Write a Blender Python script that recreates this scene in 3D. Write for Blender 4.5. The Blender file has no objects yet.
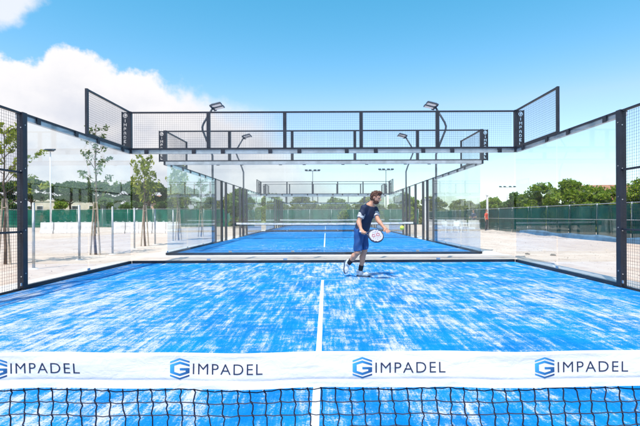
import bpy, bmesh, math, random
import numpy as np
from mathutils import Vector, Matrix, noise as mnoise

random.seed(7)
rng = np.random.default_rng(7)
R = math.radians
sc = bpy.context.scene
C = sc.collection

# ------------------------------------------------------------------ camera
cam_d = bpy.data.cameras.new('camera'); cam = bpy.data.objects.new('camera', cam_d); C.objects.link(cam)
cam.location = (0.07, -1.17, 1.24)
cam.rotation_euler = (Matrix.Rotation(R(0.25), 3, 'Y') @ Matrix.Rotation(R(90), 3, 'X')).to_euler()
cam_d.sensor_width = 36.0; cam_d.lens = 428 / 640 * 36
cam_d.shift_x = -6 / 640; cam_d.shift_y = 3.3 / 640
cam_d.clip_start = 0.05; cam_d.clip_end = 3000
sc.camera = cam

# ------------------------------------------------------------------ light, sky, exposure
SUN_EL, SUN_AZ = R(62), math.atan2(-0.42, -0.9)          # azimuth measured from +Y towards +X
to_sun = Vector((math.sin(SUN_AZ) * math.cos(SUN_EL), math.cos(SUN_AZ) * math.cos(SUN_EL), math.sin(SUN_EL)))
sd = bpy.data.lights.new('sun', 'SUN'); sd.energy = 3.1; sd.angle = R(0.53); sd.color = (1.0, 0.955, 0.89)
sun = bpy.data.objects.new('sun', sd); C.objects.link(sun)
sun.rotation_euler = (-to_sun).to_track_quat('-Z', 'Y').to_euler(); sun.location = to_sun * 40
sc.view_settings.view_transform = 'Standard'; sc.view_settings.look = 'None'
sc.view_settings.exposure = 0.78; sc.view_settings.gamma = 1.0
sc.view_settings.use_curve_mapping = False
sc.cycles.transparent_max_bounces = 48
sc.cycles.max_bounces = 10
sc.cycles.sample_clamp_indirect = 6

world = bpy.data.worlds.new('World'); sc.world = world; world.use_nodes = True
wt = world.node_tree; wt.nodes.clear()

class NT:
    """tiny node helper"""
    def __init__(s, tree): s.t = tree
    def n(s, kind, **kw):
        nd = s.t.nodes.new(kind)
        for k, v in kw.items(): setattr(nd, k, v)
        return nd
    def put(s, sock, v):
        if v is None: return
        if hasattr(v, 'is_output') or isinstance(v, bpy.types.NodeSocket): s.t.links.new(v, sock)
        else: sock.default_value = v
    def m(s, op, a, b=None, c=None, clamp=False):
        nd = s.n('ShaderNodeMath', operation=op); nd.use_clamp = clamp
        s.put(nd.inputs[0], a); s.put(nd.inputs[1], b); s.put(nd.inputs[2], c)
        return nd.outputs[0]
    def noise(s, vec, scale, detail=4, rough=0.55, dist=0.0, lac=2.0):
        nd = s.n('ShaderNodeTexNoise'); s.put(nd.inputs['Vector'], vec)
        nd.inputs['Scale'].default_value = scale; nd.inputs['Detail'].default_value = detail
        nd.inputs['Roughness'].default_value = rough; nd.inputs['Distortion'].default_value = dist
        nd.inputs['Lacunarity'].default_value = lac
        return nd.outputs['Fac']
    def smooth(s, v, a, b, lo=0.0, hi=1.0):
        nd = s.n('ShaderNodeMapRange', interpolation_type='SMOOTHSTEP')
        s.put(nd.inputs['Value'], v); s.put(nd.inputs['From Min'], a); s.put(nd.inputs['From Max'], b)
        s.put(nd.inputs['To Min'], lo); s.put(nd.inputs['To Max'], hi)
        return nd.outputs['Result']
    def mix(s, f, a, b, mode='MIX'):
        nd = s.n('ShaderNodeMix', data_type='RGBA', blend_type=mode)
        s.put(nd.inputs[0], f); s.put(nd.inputs[6], a); s.put(nd.inputs[7], b)
        return nd.outputs[2]
    def scale(s, vec, xyz, loc=(0, 0, 0), rot=(0, 0, 0)):
        nd = s.n('ShaderNodeMapping'); s.put(nd.inputs['Vector'], vec)
        nd.inputs['Scale'].default_value = xyz; nd.inputs['Location'].default_value = loc
        nd.inputs['Rotation'].default_value = rot
        return nd.outputs[0]
    def ramp(s, v, stops, interp='LINEAR'):
        nd = s.n('ShaderNodeValToRGB'); nd.color_ramp.interpolation = interp
        e = nd.color_ramp.elements
        while len(e) < len(stops): e.new(0.5)
        for el, (p, c) in zip(e, stops):
            el.position = p; el.color = c if len(c) == 4 else (*c, 1)
        s.put(nd.inputs[0], v)
        return nd.outputs[0]

def build_world():
    w = NT(wt)
    sky = w.n('ShaderNodeTexSky', sky_type='NISHITA'); sky.sun_disc = False
    sky.sun_elevation = SUN_EL; sky.sun_rotation = SUN_AZ
    sky.air_density = 1.0; sky.dust_density = 0.8; sky.ozone_density = 1.5; sky.altitude = 10
    # the camera's colour response: red falls away faster than it should in the deep blue
    sr = w.n('ShaderNodeSeparateColor'); wt.links.new(sky.outputs[0], sr.inputs[0])
    red = w.m('MINIMUM', sr.outputs[0], w.m('MULTIPLY', w.m('POWER', w.m('MULTIPLY', sr.outputs[0], 1 / 2.1), 2.6), 2.1))
    cr = w.n('ShaderNodeCombineColor'); w.put(cr.inputs[0], red); w.put(cr.inputs[1], w.m('MULTIPLY', sr.outputs[1], 1.08)); w.put(cr.inputs[2], w.m('MULTIPLY', sr.outputs[2], 1.10))
    skyc = cr.outputs[0]
    d = w.n('ShaderNodeTexCoord').outputs['Generated']
    sp = w.n('ShaderNodeSeparateXYZ'); wt.links.new(d, sp.inputs[0])
    az = w.m('ARCTAN2', sp.outputs[0], sp.outputs[1])           # 0 = +Y
    el = w.m('ARCSINE', sp.outputs[2])
    eld = w.m('MULTIPLY', el, 180 / math.pi)
    azn = w.m('MULTIPLY_ADD', az, 1 / (2 * math.pi), 0.5)
    prof = [(-180, 13), (-100, 12), (-60, 14.5), (-46, 15.5), (-37, 16.6), (-29.5, 18.4), (-22, 17.2), (-14, 16.2), (-9, 14.8), (-4, 12.2),
            (3, 9.0), (14, 4), (35, 2.5), (60, 4), (110, 10), (180, 13)]
    E = w.m('MULTIPLY', w.ramp(azn, [((a + 180) / 360, (e / 30,) * 3) for a, e in prof], 'EASE'), 30.0)
    n1 = w.noise(d, 7.0, 7, 0.56)
    n2 = w.noise(d, 22.0, 6, 0.6)
    # cumulus bank: top edge = profile + billow
    top = w.m('ADD', E, w.m('MULTIPLY', w.m('SUBTRACT', n1, 0.5), 9.0))
    top = w.m('ADD', top, w.m('MULTIPLY', w.m('SUBTRACT', n2, 0.5), 3.5))
    diff = w.m('SUBTRACT', top, eld)
    soft = w.ramp(azn, [((-60 + 180) / 360, (.055,) * 3), ((-22 + 180) / 360, (.10,) * 3), ((-6 + 180) / 360, (.55,) * 3), ((8 + 180) / 360, (1.,) * 3), (1.0, (.5,) * 3)])
    bank = w.smooth(diff, 0.0, w.m('MULTIPLY', soft, 12.0))
    # the bank thins out towards the right
    dens = w.ramp(azn, [(0, (.9,) * 3), ((-16 + 180) / 360, (1.,) * 3), ((-6 + 180) / 360, (.92,) * 3), ((4 + 180) / 360, (.42,) * 3), ((20 + 180) / 360, (.16,) * 3), ((70 + 180) / 360, (.5,) * 3), (1.0, (.9,) * 3)])
    bank = w.m('MULTIPLY', bank, dens)
    # scattered small puffs higher up
    def puff(azd, eldeg, r):
        v = Vector((math.sin(R(azd)) * math.cos(R(eldeg)), math.cos(R(azd)) * math.cos(R(eldeg)), math.sin(R(eldeg))))
        dp = w.n('ShaderNodeVectorMath', operation='DISTANCE'); wt.links.new(d, dp.inputs[0]); dp.inputs[1].default_value = v
        dist = w.m('ADD', dp.outputs['Value'], w.m('MULTIPLY', w.m('SUBTRACT', n1, 0.5), 0.24))
        return w.smooth(dist, r, r * 0.45)
    p = w.m('MAXIMUM', puff(-38.5, 23.6, 0.075), puff(-58, 27, 0.14))
    p = w.m('MAXIMUM', p, puff(75, 24, 0.13)); p = w.m('MAXIMUM', p, puff(150, 30, 0.2)); p = w.m('MAXIMUM', p, puff(-130, 28, 0.18))
    p = w.m('MULTIPLY', p, 0.8)
    mask = w.m('MAXIMUM', bank, p, clamp=True)
    # billow shading of the cloud itself: sunlit lumps, lavender-grey hollows
    n3 = w.noise(w.scale(d, (1, 1, 1.7)), 9.0, 6, 0.55)
    lump = w.smooth(n3, 0.36, 0.66)
    depth = w.smooth(diff, 0.3, 9.0)
    lit = w.m('SUBTRACT', 1.0, w.m('MULTIPLY', depth, w.m('SUBTRACT', 0.95, w.m('MULTIPLY', lump, 0.75))))
    ccol = w.mix(lit, (3.2, 3.35, 3.8, 1), (4.6, 4.5, 4.55, 1))
    col = w.mix(mask, skyc, ccol)
    bg = w.n('ShaderNodeBackground'); wt.links.new(col, bg.inputs[0]); bg.inputs[1].default_value = 0.13
    out = w.n('ShaderNodeOutputWorld'); wt.links.new(bg.outputs[0], out.inputs[0])
build_world()

# ------------------------------------------------------------------ materials
def new_mat(name):
    m = bpy.data.materials.new(name); m.use_nodes = True; m.node_tree.nodes.clear()
    h = NT(m.node_tree)
    out = h.n('ShaderNodeOutputMaterial')
    return m, h, out

def coords(h, kind='Object'):
    return h.n('ShaderNodeTexCoord').outputs[kind]

def bump(h, height, strength, dist):
    b = h.n('ShaderNodeBump'); b.inputs['Strength'].default_value = strength; b.inputs['Distance'].default_value = dist
    h.put(b.inputs['Height'], height)
    return b.outputs[0]

def plain(name, col, rough=0.6, metal=0.0, var=0.15, scale=6.0, bmp=0.0, bscale=60, spec=0.5, coat=0.0, dirt=None):
    m, h, out = new_mat(name)
    p = h.n('ShaderNodeBsdfPrincipled')
    c = coords(h)
    f = h.noise(c, scale, 5, 0.6)
    lo = tuple(v * (1 - var) for v in col) + (1,); hi = tuple(min(1, v * (1 + var)) for v in col) + (1,)
    colr = h.mix(h.smooth(f, 0.3, 0.7), lo, hi)
    if dirt:
        g = h.noise(c, scale * 0.37, 7, 0.7)
        colr = h.mix(h.smooth(g, 0.52, 0.72, 0, dirt[3]), colr, (*dirt[:3], 1))
    h.put(p.inputs['Base Color'], colr)
    h.put(p.inputs['Roughness'], h.smooth(f, 0.2, 0.8, max(0.02, rough - 0.08), min(1, rough + 0.08)))
    p.inputs['Metallic'].default_value = metal
    p.inputs['Specular IOR Level'].default_value = spec
    p.inputs['Coat Weight'].default_value = coat
    if bmp: h.put(p.inputs['Normal'], bump(h, h.noise(c, bscale, 4, 0.6), bmp, 0.01))
    h.put(out.inputs[0], p.outputs[0])
    return m

def glass_mat():
    m, h, out = new_mat('toughened_glass')
    tr = h.n('ShaderNodeBsdfTransparent'); tr.inputs[0].default_value = (0.975, 0.990, 0.987, 1)
    gl = h.n('ShaderNodeBsdfGlossy'); gl.inputs['Roughness'].default_value = 0.0; gl.inputs[0].default_value = (0.92, 0.97, 1, 1)
    # Schlick reflectance, the same on both faces of the pane
    geo = h.n('ShaderNodeNewGeometry')
    dp = h.n('ShaderNodeVectorMath', operation='DOT_PRODUCT'); h.put(dp.inputs[0], geo.outputs['Incoming']); h.put(dp.inputs[1], geo.outputs['Normal'])
    cs = h.m('ABSOLUTE', dp.outputs['Value'])
    fres = h.m('MULTIPLY_ADD', h.m('POWER', h.m('SUBTRACT', 1.0, cs), 5.0), 0.92, 0.034, clamp=True)
    mx = h.n('ShaderNodeMixShader'); h.put(mx.inputs[0], fres)
    h.put(mx.inputs[1], tr.outputs[0]); h.put(mx.inputs[2], gl.outputs[0])
    # thin film of dust on the pane
    df = h.n('ShaderNodeBsdfDiffuse'); df.inputs[0].default_value = (0.8, 0.8, 0.8, 1)
    c = coords(h)
    dust = h.smooth(h.noise(c, 1.4, 7, 0.65), 0.45, 0.8, 0.0, 0.010)
    m2 = h.n('ShaderNodeMixShader'); h.put(m2.inputs[0], dust); h.put(m2.inputs[1], mx.outputs[0]); h.put(m2.inputs[2], df.outputs[0])
    h.put(out.inputs[0], m2.outputs[0])
    return m

def turf_mat(name, seed=0.0, thin=0.0):
    m, h, out = new_mat(name)
    p = h.n('ShaderNodeBsdfPrincipled'); c = coords(h)
    o = (seed * 13.7, seed * 5.1, 0)
    # sand is brushed lengthways: long patches, streaks, comb lines, grains
    big = h.noise(h.scale(c, (0.30, 0.16, 1), o), 1.0, 3, 0.5)
    patch = h.noise(h.scale(c, (2.5, 1.15, 1), o, (0, 0, R(7))), 1.0, 6, 0.68, 0.5)
    streak = h.noise(h.scale(c, (13, 1.5, 1), o, (0, 0, R(-4))), 1.0, 6, 0.7, 0.3)
    comb = h.noise(h.scale(c, (46, 2.2, 1), o), 1.0, 3, 0.65)
    cross = h.noise(h.scale(c, (3.6, 10, 1), o, (0, 0, R(-20))), 1.0, 5, 0.65, 0.4)
    grain = h.noise(c, 80, 4, 0.8)
    v = h.m('MULTIPLY', patch, 0.72)
    v = h.m('MULTIPLY_ADD', streak, 0.86, v)
    v = h.m('MULTIPLY_ADD', cross, 0.55, v)
    v = h.m('MULTIPLY_ADD', comb, 0.22, v)
    v = h.m('MULTIPLY_ADD', big, 0.55, v)
    v = h.m('MULTIPLY_ADD', grain, 0.80, v)
    sand = h.smooth(v, 1.82 + thin, 2.06 + thin)
    film = h.smooth(v, 1.60, 2.0, 0.0, 0.24)
    tone = h.noise(c, 1.3, 5, 0.6)
    fib = h.noise(h.scale(c, (140, 60, 1)), 1.0, 2, 0.7)
    blue = h.mix(h.smooth(tone, 0.3, 0.7), (0.0, 0.150, 0.47, 1), (0.0, 0.225, 0.57, 1))
    blue = h.mix(h.smooth(fib, 0.35, 0.75, 0, 0.4), blue, (0.0, 0.10, 0.37, 1))
    col = h.mix(film, blue, (0.10, 0.44, 0.80, 1))
    col = h.mix(sand, col, (0.53, 0.525, 0.55, 1))
    h.put(p.inputs['Base Color'], col)
    p.inputs['Roughness'].default_value = 0.8; p.inputs['Specular IOR Level'].default_value = 0.04
    p.inputs['Sheen Weight'].default_value = 0.05; p.inputs['Sheen Roughness'].default_value = 0.45; p.inputs['Sheen Tint'].default_value = (0.35, 0.85, 1, 1)
    hb = h.m('ADD', h.m('MULTIPLY', fib, 0.6), h.m('MULTIPLY', grain, 0.5))
    h.put(p.inputs['Normal'], bump(h, hb, 0.45, 0.012))
    h.put(out.inputs[0], p.outputs[0])
    return m

def line_mat():
    m, h, out = new_mat('white_line_fibre')
    p = h.n('ShaderNodeBsdfPrincipled'); c = coords(h)
    f = h.noise(c, 60, 4, 0.7)
    col = h.mix(h.smooth(f, 0.45, 0.8, 0, 0.5), (0.84, 0.85, 0.87, 1), (0.55, 0.66, 0.82, 1))
    h.put(p.inputs['Base Color'], col); p.inputs['Roughness'].default_value = 0.85
    h.put(out.inputs[0], p.outputs[0]); return m

def worn_line_mat():
    m, h, out = new_mat('sanded_over_line_fibre')
    p = h.n('ShaderNodeBsdfPrincipled'); c = coords(h)
    f = h.noise(h.scale(c, (1.6, 8, 1)), 1, 6, 0.7)
    col = h.mix(h.smooth(f, 0.42, 0.66), (0.01, 0.25, 0.66, 1), (0.42, 0.58, 0.70, 1))
    h.put(p.inputs['Base Color'], col); p.inputs['Roughness'].default_value = 0.85
    h.put(out.inputs[0], p.outputs[0]); return m

def ground_mat():
    m, h, out = new_mat('pale_sandy_ground')
    p = h.n('ShaderNodeBsdfPrincipled'); c = coords(h)
    a = h.noise(c, 0.22, 6, 0.6); b = h.noise(c, 1.6, 6, 0.65); g = h.noise(c, 38, 4, 0.7)
    tr = h.noise(h.scale(c, (0.9, 0.10, 1), (0, 0, 0), (0, 0, R(6))), 1.0, 4, 0.6, 0.6)
    col = h.mix(h.smooth(a, 0.35, 0.65), (0.57, 0.45, 0.365, 1), (0.63, 0.525, 0.445, 1))
    col = h.mix(h.smooth(b, 0.45, 0.7, 0, 0.65), col, (0.43, 0.315, 0.245, 1))
    col = h.mix(h.smooth(tr, 0.55, 0.7, 0, 0.35), col, (0.66, 0.58, 0.51, 1))
    col = h.mix(h.smooth(g, 0.5, 0.78, 0, 0.35), col, (0.26, 0.20, 0.16, 1))
    # beyond the building site the land is dry grass
    sp = h.n('ShaderNodeSeparateXYZ'); h.put(sp.inputs[0], c)
    far = h.m('ADD', sp.outputs[1], h.m('MULTIPLY', h.m('SUBTRACT', a, 0.5), 14))
    col = h.mix(h.smooth(far, 66, 74), col, h.mix(b, (0.20, 0.21, 0.08, 1), (0.13, 0.17, 0.05, 1)))
    h.put(p.inputs['Base Color'], col); p.inputs['Roughness'].default_value = 0.95; p.inputs['Specular IOR Level'].default_value = 0.15
    h.put(p.inputs['Normal'], bump(h, h.m('ADD', g, h.m('MULTIPLY', b, 2.0)), 0.35, 0.02))
    h.put(out.inputs[0], p.outputs[0]); return m

def leaf_mat(name, a, b, c3, trans=0.35):
    m, h, out = new_mat(name)
    geo = h.n('ShaderNodeNewGeometry')
    col = h.ramp(geo.outputs['Random Per Island'], [(0.0, a), (0.5, b), (1.0, c3)])
    df = h.n('ShaderNodeBsdfPrincipled'); h.put(df.inputs['Base Color'], col); df.inputs['Roughness'].default_value = 0.5
    df.inputs['Specular IOR Level'].default_value = 0.3
    tl = h.n('ShaderNodeBsdfTranslucent'); h.put(tl.inputs[0], h.mix(0.5, col, (0.22, 0.28, 0.03, 1)))
    mx = h.n('ShaderNodeMixShader'); mx.inputs[0].default_value = trans
    h.put(mx.inputs[1], df.outputs[0]); h.put(mx.inputs[2], tl.outputs[0]); h.put(out.inputs[0], mx.outputs[0])
    return m

def band_mat():
    m, h, out = new_mat('white_woven_band')
    p = h.n('ShaderNodeBsdfPrincipled'); c = coords(h)
    w1 = h.noise(h.scale(c, (16, 30, 22), (0, 0, 0), (0, R(25), 0)), 1.0, 4, 0.55, 1.2)
    w2 = h.noise(h.scale(c, (7, 20, 30), (3, 0, 0), (0, R(-12), 0)), 1.0, 3, 0.5, 0.8)
    d = h.noise(c, 9, 6, 0.7)
    col = h.mix(h.smooth(d, 0.5, 0.8, 0, 0.35), (0.76, 0.72, 0.685, 1), (0.68, 0.63, 0.595, 1))
    h.put(p.inputs['Base Color'], col); p.inputs['Roughness'].default_value = 0.7; p.inputs['Specular IOR Level'].default_value = 0.25
    h.put(p.inputs['Normal'], bump(h, h.m('ADD', w1, w2), 0.22, 0.012))
    h.put(out.inputs[0], p.outputs[0]); return m

def emblem_mat():
    m, h, out = new_mat('printed_blue_gradient')
    p = h.n('ShaderNodeBsdfPrincipled'); c = coords(h, 'Generated')
    sp = h.n('ShaderNodeSeparateXYZ'); h.put(sp.inputs[0], c)
    g = h.m('ADD', h.m('MULTIPLY', sp.outputs[0], 0.55), h.m('MULTIPLY', h.m('SUBTRACT', 1.0, sp.outputs[2]), 0.45))
    h.put(p.inputs['Base Color'], h.ramp(g, [(0.1, (0.05, 0.40, 0.68)), (0.5, (0.01, 0.17, 0.42)), (0.9, (0.006, 0.035, 0.14))]))
    p.inputs['Roughness'].default_value = 0.6
    h.put(out.inputs[0], p.outputs[0]); return m

def screen_mat(name, col, alpha):
    """woven windscreen: a share of the light passes between the threads"""
    m, h, out = new_mat(name)
    c = coords(h)
    f = h.noise(h.scale(c, (1.2, 1.2, 0.5)), 1.0, 5, 0.6)
    cc = h.mix(h.smooth(f, 0.3, 0.7), tuple(v * 0.7 for v in col) + (1,), tuple(v * 1.35 for v in col) + (1,))
    df = h.n('ShaderNodeBsdfDiffuse'); h.put(df.inputs[0], cc)
    tr = h.n('ShaderNodeBsdfTransparent')
    mx = h.n('ShaderNodeMixShader'); mx.inputs[0].default_value = alpha
    h.put(mx.inputs[1], tr.outputs[0]); h.put(mx.inputs[2], df.outputs[0]); h.put(out.inputs[0], mx.outputs[0])
    return m

M = {}
M['black'] = plain('black_painted_steel', (0.012, 0.016, 0.026), 0.42, 0.0, 0.25, 5, 0.05, 90, 0.5)
M['beam'] = plain('grey_galvanised_beam', (0.40, 0.44, 0.47), 0.45, 0.35, 0.2, 4, 0.04, 40)
M['galv'] = plain('galvanised_steel', (0.42, 0.44, 0.46), 0.42, 0.6, 0.2, 7, 0.05, 50)
M['wire'] = plain('black_coated_wire', (0.02, 0.025, 0.035), 0.5)
M['pole'] = plain('dark_grey_pole', (0.05, 0.065, 0.085), 0.45, 0.3, 0.2)
M['lens'] = plain('lamp_glass_pale', (0.62, 0.64, 0.66), 0.15, 0.2, 0.1)
M['clip'] = plain('steel_clip', (0.55, 0.56, 0.58), 0.3, 0.9, 0.1)
M['glass'] = glass_mat()
M['turf'] = turf_mat('blue_sanded_turf', 0.0); M['turf2'] = turf_mat('blue_sanded_turf_beyond', 1.0, 0.14)
M['line'] = line_mat(); M['worn_line'] = worn_line_mat()
M['ground'] = ground_mat()
M['slab'] = plain('pale_concrete', (0.62, 0.575, 0.53), 0.9, 0, 0.08, 2.0, 0.15, 50, 0.2, 0, (0.45, 0.42, 0.38, 0.3))
M['band'] = band_mat(); M['emblem'] = emblem_mat()
M['navy_print'] = plain('navy_print', (0.012, 0.02, 0.06), 0.6)
M['cord'] = plain('black_net_cord', (0.012, 0.013, 0.03), 0.7, 0, 0.3, 40)
M['stake'] = plain('weathered_timber_stake', (0.40, 0.33, 0.25), 0.9, 0, 0.2, 8, 0.2, 60)
M['bark'] = plain('grey_brown_bark', (0.16, 0.115, 0.085), 0.95, 0, 0.35, 5, 0.5, 22)
M['pine_bark'] = plain('dark_pine_bark', (0.10, 0.065, 0.045), 0.95, 0, 0.35, 3, 0.5, 14)
M['leaf_sap'] = leaf_mat('sapling_leaf', (0.06, 0.10, 0.02), (0.10, 0.15, 0.03), (0.17, 0.20, 0.05))
M['leaf_yel'] = leaf_mat('yellow_green_leaf', (0.18, 0.23, 0.02), (0.28, 0.32, 0.03), (0.40, 0.40, 0.06), 0.5)
M['leaf_pine'] = leaf_mat('pine_needles', (0.016, 0.042, 0.009), (0.042, 0.088, 0.012), (0.10, 0.15, 0.022), 0.2)
M['leaf_bush'] = leaf_mat('bright_shrub_leaf', (0.09, 0.18, 0.012), (0.22, 0.33, 0.02), (0.40, 0.46, 0.05), 0.55)
M['leaf_dark'] = leaf_mat('dark_shrub_leaf', (0.03, 0.08, 0.015), (0.07, 0.14, 0.022), (0.13, 0.21, 0.03), 0.35)
M['leaf_olive'] = leaf_mat('olive_yellow_leaf', (0.15, 0.18, 0.025), (0.25, 0.27, 0.04), (0.36, 0.34, 0.08), 0.4)
M['screen'] = screen_mat('green_windscreen', (0.012, 0.105, 0.075), 0.92)
M['screen_dark'] = screen_mat('dark_teal_windscreen', (0.011, 0.062, 0.064), 0.9)
M['blue_sheet'] = plain('faded_blue_sheeting', (0.07, 0.15, 0.24), 0.6, 0, 0.3, 2, 0.2, 12)
M['block'] = plain('white_concrete', (0.66, 0.64, 0.62), 0.9, 0, 0.1, 3, 0.2, 30, 0.2, 0, (0.42, 0.40, 0.38, 0.5))
M['house'] = plain('cream_render', (0.66, 0.58, 0.47), 0.9, 0, 0.08, 0.8)
M['house_pink'] = plain('pink_render', (0.56, 0.34, 0.26), 0.9, 0, 0.1, 0.8)
M['house_white'] = plain('white_render', (0.76, 0.75, 0.73), 0.9, 0, 0.06, 0.8)
M['rooftile'] = plain('terracotta_tile', (0.36, 0.17, 0.10), 0.9, 0, 0.25, 3)
M['dark_glass'] = plain('dark_window_glass', (0.05, 0.06, 0.07), 0.12, 0, 0.2, 1)
M['plastic_white'] = plain('white_plastic', (0.78, 0.78, 0.77), 0.4, 0, 0.05, 4)
M['rubble'] = plain('pale_rubble', (0.44, 0.36, 0.30), 0.95, 0, 0.25, 6, 0.5, 18)
M['skin'] = plain('skin', (0.50, 0.26, 0.17), 0.5, 0, 0.12, 9, 0.0, 60, 0.35)
M['hair'] = plain('auburn_hair', (0.075, 0.028, 0.014), 0.65, 0, 0.4, 60, 0.5, 160)
M['shirt'] = plain('navy_sports_cloth', (0.006, 0.016, 0.050), 0.75, 0, 0.25, 12, 0.5, 14)
M['cuff'] = plain('pale_grey_cloth', (0.42, 0.44, 0.46), 0.8, 0, 0.45, 30, 0.2, 20)
M['shorts'] = plain('royal_blue_cloth', (0.003, 0.055, 0.20), 0.7, 0, 0.22, 10, 0.5, 13)
M['sock'] = plain('black_sock', (0.010, 0.011, 0.018), 0.85, 0, 0.2, 30)
M['shoe'] = plain('pale_trainer', (0.50, 0.56, 0.60), 0.6, 0, 0.35, 22)
M['sole'] = plain('dark_trainer_sole', (0.03, 0.06, 0.10), 0.7)
M['eye'] = plain('dark_eye', (0.02, 0.015, 0.012), 0.2)
M['racket_face'] = plain('racket_face_grey', (0.40, 0.40, 0.45), 0.4, 0, 0.08, 20)
M['racket_frame'] = plain('racket_frame_dark', (0.02, 0.022, 0.05), 0.35)
M['racket_red'] = plain('racket_print_red', (0.42, 0.10, 0.12), 0.45)
M['grip'] = plain('pale_grip_tape', (0.62, 0.62, 0.62), 0.8)
M['ball'] = plain('yellow_felt', (0.62, 0.72, 0.08), 0.95, 0, 0.12, 60, 0.6, 300)
M['orange'] = plain('orange_red_cloth', (0.62, 0.07, 0.035), 0.8, 0, 0.15, 6)
M['dark_trouser'] = plain('dark_trousers', (0.03, 0.035, 0.05), 0.85)
M['blue_work'] = plain('dark_blue_work_clothes', (0.02, 0.04, 0.11), 0.85)
M['stone'] = plain('grey_brown_stone', (0.14, 0.12, 0.10), 0.95, 0, 0.3, 20, 0.4, 40)

# ------------------------------------------------------------------ geometry helpers
class MB:
    def __init__(s): s.v = []; s.f = []
    def add(s, vs, fs):
        o = len(s.v); s.v.extend(vs); s.f.extend([tuple(i + o for i in f) for f in fs])
    def box(s, x0, x1, y0, y1, z0, z1):
        s.add([(x0, y0, z0), (x1, y0, z0), (x1, y1, z0), (x0, y1, z0), (x0, y0, z1), (x1, y0, z1), (x1, y1, z1), (x0, y1, z1)],
              [(0, 3, 2, 1), (4, 5, 6, 7), (0, 1, 5, 4), (1, 2, 6, 5), (2, 3, 7, 6), (3, 0, 4, 7)])
        return s
    def tube(s, pts, rad, n=8, caps=True, squash=None):
        pts = [Vector(p) for p in pts]
        rr = rad if hasattr(rad, '__len__') else [rad] * len(pts)
        rings = []
        up = Vector((0, 0, 1))
        t0 = (pts[1] - pts[0]).normalized()
        a = up.cross(t0)
        if a.length < 1e-3: a = Vector((1, 0, 0))
        a.normalize()
        o = len(s.v)
        for i, p in enumerate(pts):
            t = (pts[min(i + 1, len(pts) - 1)] - pts[max(i - 1, 0)]).normalized()
            a = (a - t * a.dot(t)); a.normalize(); b = t.cross(a)
            for k in range(n):
                an = 2 * math.pi * k / n + math.pi / n
                q = p + (a * math.cos(an) + b * math.sin(an)) * rr[i]
                s.v.append(tuple(q))
        for i in range(len(pts) - 1):
            for k in range(n):
                k2 = (k + 1) % n
                s.f.append((o + i * n + k, o + i * n + k2, o + (i + 1) * n + k2, o + (i + 1) * n + k))
        if caps:
            s.f.append(tuple(o + k for k in reversed(range(n))))
            s.f.append(tuple(o + (len(pts) - 1) * n + k for k in range(n)))
        return s
    def build(s, name, mat, parent=None, smooth=False, bevel=0.0):
        me = bpy.data.meshes.new(name); me.from_pydata(s.v, [], s.f); me.update()
        return obj(name, me, mat, parent, smooth, bevel)

def obj(name, me, mat, parent=None, smooth=False, bevel=0.0):
    if mat is not None:
        me.materials.clear(); me.materials.append(M[mat] if isinstance(mat, str) else mat)
    if smooth:
        for p in me.polygons: p.use_smooth = True
    o = bpy.data.objects.new(name, me); C.objects.link(o)
    if parent is not None: o.parent = parent
    if bevel:
        b = o.modifiers.new('bevel', 'BEVEL'); b.width = bevel; b.segments = 2; b.limit_method = 'ANGLE'
    return o

def tag(o, label=None, cat=None, group=None, kind=None):
    if label: o['label'] = label
    if cat: o['category'] = cat
    if group: o['group'] = group
    if kind: o['kind'] = kind
    return o

def thing(name, label, cat, loc=(0, 0, 0), rz=0.0, group=None):
    o = bpy.data.objects.new(name, None); C.objects.link(o); o.empty_display_size = 0.2
    o.location = loc; o.rotation_euler = (0, 0, rz)
    return tag(o, label, cat, group)

def box(name, mat, parent, x0, x1, y0, y1, z0, z1, bevel=0.0):
    return MB().box(min(x0, x1), max(x0, x1), min(y0, y1), max(y0, y1), min(z0, z1), max(z0, z1)).build(name, mat, parent, bevel=bevel)

def wire_panel(name, parent, origin, u, v, lu, lv, step=0.05, r=0.0014):
    """welded wire grid: every wire is a thin square bar"""
    origin, u, v = Vector(origin), Vector(u), Vector(v); n = u.cross(v)
    mb = MB()
    def bar(p, d, L, off):
        s_ = (v if d is u else u)
        a = [p + s_ * r + n * (off + r), p - s_ * r + n * (off + r), p - s_ * r + n * (off - r), p + s_ * r + n * (off - r)]
        b = [q + d * L for q in a]
        mb.add([tuple(q) for q in a + b], [(0, 1, 5, 4), (1, 2, 6, 5), (2, 3, 7, 6), (3, 0, 4, 7)])
    k = step * 0.5
    while k < lu:
        bar(origin + u * k, v, lv, r * 1.05); k += step
    k = step * 0.5
    while k < lv:
        bar(origin + v * k, u, lu, -r * 1.05); k += step
    o = mb.build(name, 'wire', parent); o['kind'] = 'stuff'
    return o

# ------------------------------------------------------------------ setting: ground, slabs, courts
def sheet(name, x0, x1, y0, y1, z, mat, nx=1, ny=1, parent=None):
    mb = MB()
    for j in range(ny + 1):
        for i in range(nx + 1):
            mb.v.append((x0 + (x1 - x0) * i / nx, y0 + (y1 - y0) * j / ny, z))
    for j in range(ny):
        for i in range(nx):
            a = j * (nx + 1) + i; mb.f.append((a, a + 1, a + nx + 2, a + nx + 1))
    return mb.build(name, mat, parent)

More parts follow.
